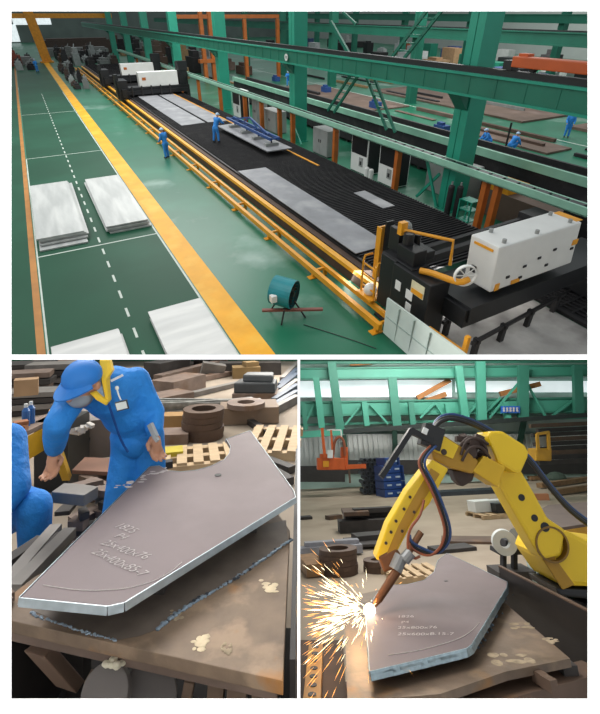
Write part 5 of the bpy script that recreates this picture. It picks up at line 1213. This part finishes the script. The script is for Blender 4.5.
for s, hx, kx, ax, ky in ((1, -.868, -.85, -.83, 2.55), (-1, -1.015, -1.03, -1.05, 2.50)):
    k_ = (kx, ky-.03, .48); a_ = (ax, ky+.08, .09); lg.append([(hips.x+.05*s, hips.y, hips.z-.02, .09), (hx, hips.y, .80, .075), (*k_, .058), (*a_, .045)])
ch += lg
# head detail: skull, jaw, nose, ears; tipped forward and towards the hand
ex = MB(); rot = (.42, .10, -.28); e_ = Euler(rot).to_matrix()
ex.ell(head, (.074, .09, .105), 18, 12, rot); ex.ell(head+e_@Vector((0, -.03, -.055)), (.058, .065, .062), 14, 10, rot)
ex.ell(head+e_@Vector((0, -.102, -.02)), (.014, .022, .026), 8, 6, rot)
for s in (-1, 1): ex.ell(head+e_@Vector((s*.08, .01, -.02)), (.012, .024, .034), 8, 6, rot); ex.ell(head+e_@Vector((s*.032, -.085, .012)), (.017, .012, .01), 8, 6, rot)
skinned('body', ch, skl, t, 2, .0052, ex)
jk = [[R4(hips-Vector((0, 0, .05)), (.125, .12, .10)), R4(hips+Vector((0, 0, .06)), (.125, .12, .13)), R4(belly, (.14, .125, .13)), R4(chest, (.16, .14, .15)), R4(neck-Vector((0, 0, .05)), .09)],
      [R4(chest, .13), R4(sR, .078), R4(sR.lerp(eR, .55), .068), R4(eR, .062), R4(eR.lerp(wR, .5), .060), R4(wR-(wR-eR)*.12, .050)],
      [R4(chest, .13), R4(sL, .078), R4(sL.lerp(eL, .55), .064), R4(eL, .060), R4(wL-(wL-eL)*.15, .050)]]
skinned('jacket', jk, ov, t, 2, .014)
skinned('trousers', [[R4(Vector(l[0][:3]), .105), (l[1][0], l[1][1], l[1][2], .085), (l[2][0], l[2][1], l[2][2], .082), (l[3][0], l[3][1], l[3][2]+.03, .075)] for l in lg], ov, t, 2, .014)
for l in lg: skinned('boot', [[(l[3][0], l[3][1]+.02, .07, .05), (l[3][0], l[3][1]-.09, .055, .05), (l[3][0], l[3][1]-.18, .045, .04)]], bootm, t, 1)
# collar, placket, badge
b = MB(); c0 = neck+Vector((-.035, -.115, -.015))
q1 = [V(89, 393, 2.15), V(95, 392, 2.15), V(108, 402, 2.17), V(106, 406, 2.17), V(96, 400, 2.15)]
q2 = [V(99, 360, 2.28), V(109, 360, 2.28), V(112, 371, 2.24), V(106.5, 380, 2.2), V(109, 402, 2.19), V(105.5, 401, 2.18), V(102, 382, 2.2)]
b.ext(q2, (-.006, .05, 0)); b.ext(q1, (-.006, .05, 0)); b.build('collar', [colm], t, bev=.006)
b = MB(); b.ext([V(89, 374, 2.2), V(99, 371, 2.22), V(104, 397, 2.18), V(99, 396, 2.17)], (0, .05, 0)); b.build('inner_shirt', [mat('shirt_check', '#7d8fa8', .85, var=.35, scale=40)], t, bev=.004)
b = MB(); b.obox(V(122, 405.5, 2.21), (.062, .008, .05), (.1, -.22, .15)); bdg = b.build('badge', [mat('badge_frame', '#2a3038', .5)], t, bev=.004)
b = MB(); b.obox(Vector(V(122, 405.5, 2.21))+Vector((0, -.006, 0)), (.05, .004, .036), (.1, -.22, .15)); b.build('badge_card', [mat('card', '#d8dcd8', .5)], bdg)
b = MB(); b.tube([V(117, 389, 2.225), V(119, 396, 2.215), V(121, 400, 2.21)], .004, 6, 2); b.ell(V(117, 388, 2.225), (.011, .006, .011), 10, 6); b.build('lanyard', [mat('card', '#d8dcd8', .5)], t)
b = MB(); b.bar(V(111, 381, 2.235), V(123, 375, 2.27), .012, .004, (0, -1, 0)); b.build('pocket_piping', [mat('piping', '#c7ccd2', .7)], t)
b = MB(); b.tube([V(108, 402, 2.195), V(114, 420, 2.25), V(121, 440, 2.33), V(128, 452, 2.36)], .006, 6, 3); b.build('front_seam', [ovd], t)
# cap: crown, band, peak
b = MB(); ec = e_; b.ell(head+e_@Vector((0, .005, .028)), (.088, .104, .088), 20, 10, rot, 0, .54); cap_ = b.build('cap', [capm], t, smooth=True)
b = MB(); P0 = []
n = 14
top = [head+e_@Vector((.086*math.sin(a), -.098*math.cos(a)*(1.0), .030)) for a in [(-1.25+2.5*i/(n-1)) for i in range(n)]]
out = [head+e_@Vector((.098*math.sin(a), -.098*math.cos(a)-.07*math.cos(a*1.05)**2, .012)) for a in [(-1.25+2.5*i/(n-1)) for i in range(n)]]
dn = e_@Vector((0, 0, -.008))
b.add(top+out+[p+dn for p in top]+[p+dn for p in out], [(i, i+1, n+i+1, n+i) for i in range(n-1)]+[(2*n+i, 3*n+i, 3*n+i+1, 2*n+i+1) for i in range(n-1)]+[(n+i, n+i+1, 3*n+i+1, 3*n+i) for i in range(n-1)])
b.build('cap_peak', [capm], cap_)
b = MB(); b.ell(head+e_@Vector((0, -.034, -.055)), (.064, .072, .052), 16, 10, rot, .2, 1.0); b.build('face_mask', [maskm], t, smooth=True)
b = MB(); b.ell(head+e_@Vector((0, .03, -.01)), (.077, .078, .065), 14, 8, rot); b.build('hair', [rblk], t, smooth=True)
b = MB(); b.bar(V(150, 424, 2.36), V(156, 437, 2.34), .02, .03); b.bar(V(154, 436, 2.34), V(158, 441, 2.33), .016, .02); b.build('work_glove', [mat('glove_grey', '#a5a8aa', .8)], t)

t = thing('worker', 'person in blue workwear crouching at the left edge of the workers bay, knee raised', 'person', (-1.8, 2.65, 0))
hips = Vector((-1.86, 2.78, .40)); chest = Vector((-1.83, 2.62, .78)); neck = Vector((-1.84, 2.50, .99)); head = Vector((-1.86, 2.40, 1.12))
sL = Vector((-1.66, 2.50, .90)); sR = Vector((-2.03, 2.5, .90)); eL = Vector((-1.53, 2.36, .70)); wL = Vector((-1.60, 2.22, .53)); eR = Vector((-2.08, 2.3, .66)); wR = Vector((-1.95, 2.12, .5))
kL = Vector((-1.46, 2.42, .565)); aL = Vector((-1.52, 2.52, .10)); kR = Vector((-1.9, 2.28, .5)); aR = Vector((-1.88, 2.5, .1))
ch = [[R4(hips, .12), R4(chest, .12), R4(neck, .06), R4(head, .06)], [R4(chest, .12), R4(sL, .06), R4(eL, .045), R4(wL, .027)], [R4(chest, .12), R4(sR, .06), R4(eR, .045), R4(wR, .027)],
      [R4(hips, .12), R4(kL, .065), R4(aL, .045)], [R4(hips, .12), R4(kR, .065), R4(aR, .045)]]
hand(ch, wL, (-.1, -.6, -.5), (1, 0, 0), 1); hand(ch, wR, (.2, -.6, -.5), (1, 0, 0), 1)
ex = MB(); rot = (.6, 0, -.3); ex.ell(head, (.078, .095, .115), 16, 10, rot); e_ = Euler(rot).to_matrix(); ex.ell(head+e_@Vector((0, -.1, -.02)), (.014, .02, .026), 8, 6, rot)
skinned('body', ch, skl, t, 2, .01, ex)
skinned('jacket', [[R4(hips+Vector((0, 0, -.02)), .16), R4(hips.lerp(chest, .5), .165), R4(chest, .17), R4(neck-Vector((0, 0, .04)), .10)], [R4(chest, .15), R4(sL, .10), R4(sL.lerp(eL, .5), .088), R4(eL, .08), R4(wL-(wL-eL)*.1, .058)], [R4(chest, .15), R4(sR, .10), R4(eR, .078), R4(wR-(wR-eR)*.1, .058)]], ov, t, 2, .014)
skinned('trousers', [[R4(hips, .16), R4(hips.lerp(kL, .5), .12), R4(kL, .092), R4(kL.lerp(aL, .5), .085), R4(aL+Vector((0, 0, .05)), .075)], [R4(hips, .16), R4(hips.lerp(kR, .5), .12), R4(kR, .092), R4(aR+Vector((0, 0, .05)), .075)]], ov, t, 2, .014)
for a_ in (aL, aR): skinned('boot', [[(a_.x, a_.y+.03, .07, .05), (a_.x+.02, a_.y-.08, .055, .05), (a_.x+.04, a_.y-.17, .045, .04)]], bootm, t, 1)
b = MB(); b.ell(head+e_@Vector((0, .005, .03)), (.10, .118, .1), 18, 10, rot, 0, .56); b.build('cap', [capm], t, smooth=True)
# ------------------------------------------------------------------ set every bay in place
for o, fr in TOPS:
    o.matrix_basis = frame_matrix(fr) @ o.matrix_basis
for o in bpy.data.objects:
    if '_o' in o: del o['_o']

# ------------------------------------------------------------------ added white wall standing in for the border bands around three views
Y0, TH = 1.0, .03
def wp(px, py, y): return ((px-PX_)/F_*y, y, EYE-(py-PY_)/F_*y)
xs = [-500, 11.4, 297.4, 300.2, 587.6, 1100]
ys = [-500, 11.3, 354.6, 359.6, 698.6, 1250]
wall = MB()
def panel(x0, x1, y0, y1):
    q = [(x0, y0), (x1, y0), (x1, y1), (x0, y1)]
    a = [wp(x, y, Y0) for x, y in q]; b = [wp(x, y, Y0+TH) for x, y in q]
    wall.add(a+b, [(0, 1, 2, 3), (7, 6, 5, 4), (0, 4, 5, 1), (1, 5, 6, 2), (2, 6, 7, 3), (3, 7, 4, 0)])
panel(xs[0], xs[5], ys[0], ys[1]); panel(xs[0], xs[5], ys[4], ys[5]); panel(xs[0], xs[5], ys[2], ys[3])
panel(xs[0], xs[1], ys[1], ys[2]); panel(xs[4], xs[5], ys[1], ys[2])
panel(xs[0], xs[1], ys[3], ys[4]); panel(xs[2], xs[3], ys[3], ys[4]); panel(xs[4], xs[5], ys[3], ys[4])
wo = wall.build('wall_border', mat('white_paint', '#fafafa', .8, var=.0), None, (0, 0, 0)); wo['kind'] = 'structure'
if '_o' in wo: del wo['_o']

# ------------------------------------------------------------------ daylight and area lights
w = bpy.data.worlds.new('sky'); scene.world = w; w.use_nodes = True
bg = w.node_tree.nodes['Background']; bg.inputs['Color'].default_value = (.93, .97, 1, 1); bg.inputs['Strength'].default_value = .62
def area(name, fr, loc, target, size, power, col=(1, 1, 1), sy=None):
    l = bpy.data.lights.new(name, 'AREA'); l.energy = power; l.size = size; l.color = col
    if sy: l.shape = 'RECTANGLE'; l.size_y = sy
    o = bpy.data.objects.new(name, l); COL.objects.link(o)
    d = Vector(target)-Vector(loc)
    o.matrix_world = frame_matrix(fr) @ Matrix.Translation(loc) @ d.to_track_quat('-Z', 'Y').to_matrix().to_4x4()
    return o
# unseen lights added on the viewer's side to turn the border wall white
for x, z, tx, tz, sx, sy in ((-.86, EYE-.13, -.25, EYE-.13, .06, 1.5), (.86, EYE-.13, .25, EYE-.13, .06, 1.5), (0, EYE+.82, 0, EYE+.2, 1.3, .06), (0, EYE-1.05, 0, EYE-.5, 1.3, .06)):
    area('added_wash_light', 'L', (x, .74, z), (tx, 1.0, tz), sx, 5, (1, .99, .98), sy)
# area lights put in over the hall to give shading
area('hall_area_light', 'T', (-6, 24, 16), (5, 24, 0), 14, 2600, (1, .98, .95))
area('hall_area_light', 'T', (10, 45, 18), (7, 40, 0), 16, 6000, (1, .98, .95))
area('hall_area_light', 'T', (30, 30, 16), (28, 34, 0), 14, 4000, (1, .98, .95))
area('hall_area_light', 'T', (62, 50, 15), (80, 50, 3), 18, 9000, (1, .98, .95))  # added to brighten the dark far wall at right
# workshop area lights: a key from back left, others added as fill
area('bay_area_light', 'L', (-2.4, 4.8, 4.4), (-.5, 1.8, .7), 1.6, 110, (1, .97, .93))
area('bay_area_light', 'L', (-1.6, 7.5, 5.5), (-1.5, 6.0, 0), 3, 200, (1, .95, .88))
area('bay_area_light', 'R', (.2, 9.0, 5.6), (1.4, 4.5, .7), 2.5, 240, (1, .96, .9))
area('bay_area_light', 'R', (4, 15, 7.0), (4, 13, 0), 5, 700, (1, .96, .92))
area('bay_area_light', 'R', (6, 21.5, 7.5), (6, 27, 4.5), 9, 900, (1, .98, .95), 2)  # added to brighten the dark rear wall

# ------------------------------------------------------------------ camera
cam = bpy.data.cameras.new('camera'); co = bpy.data.objects.new('camera', cam); COL.objects.link(co)
co.location = (0, 0, EYE); co.rotation_euler = (math.pi/2, 0, 0)
cam.sensor_fit = 'AUTO'; cam.sensor_width = 36; cam.lens = F_*36/714; cam.shift_y = -(357-PY_)/714; cam.clip_end = 2000; cam.clip_start = .05
scene.camera = co
scene.view_settings.view_transform = 'Standard'; scene.view_settings.look = 'None'
scene.view_settings.exposure = 0.0; scene.view_settings.gamma = 1.0; scene.view_settings.use_curve_mapping = False
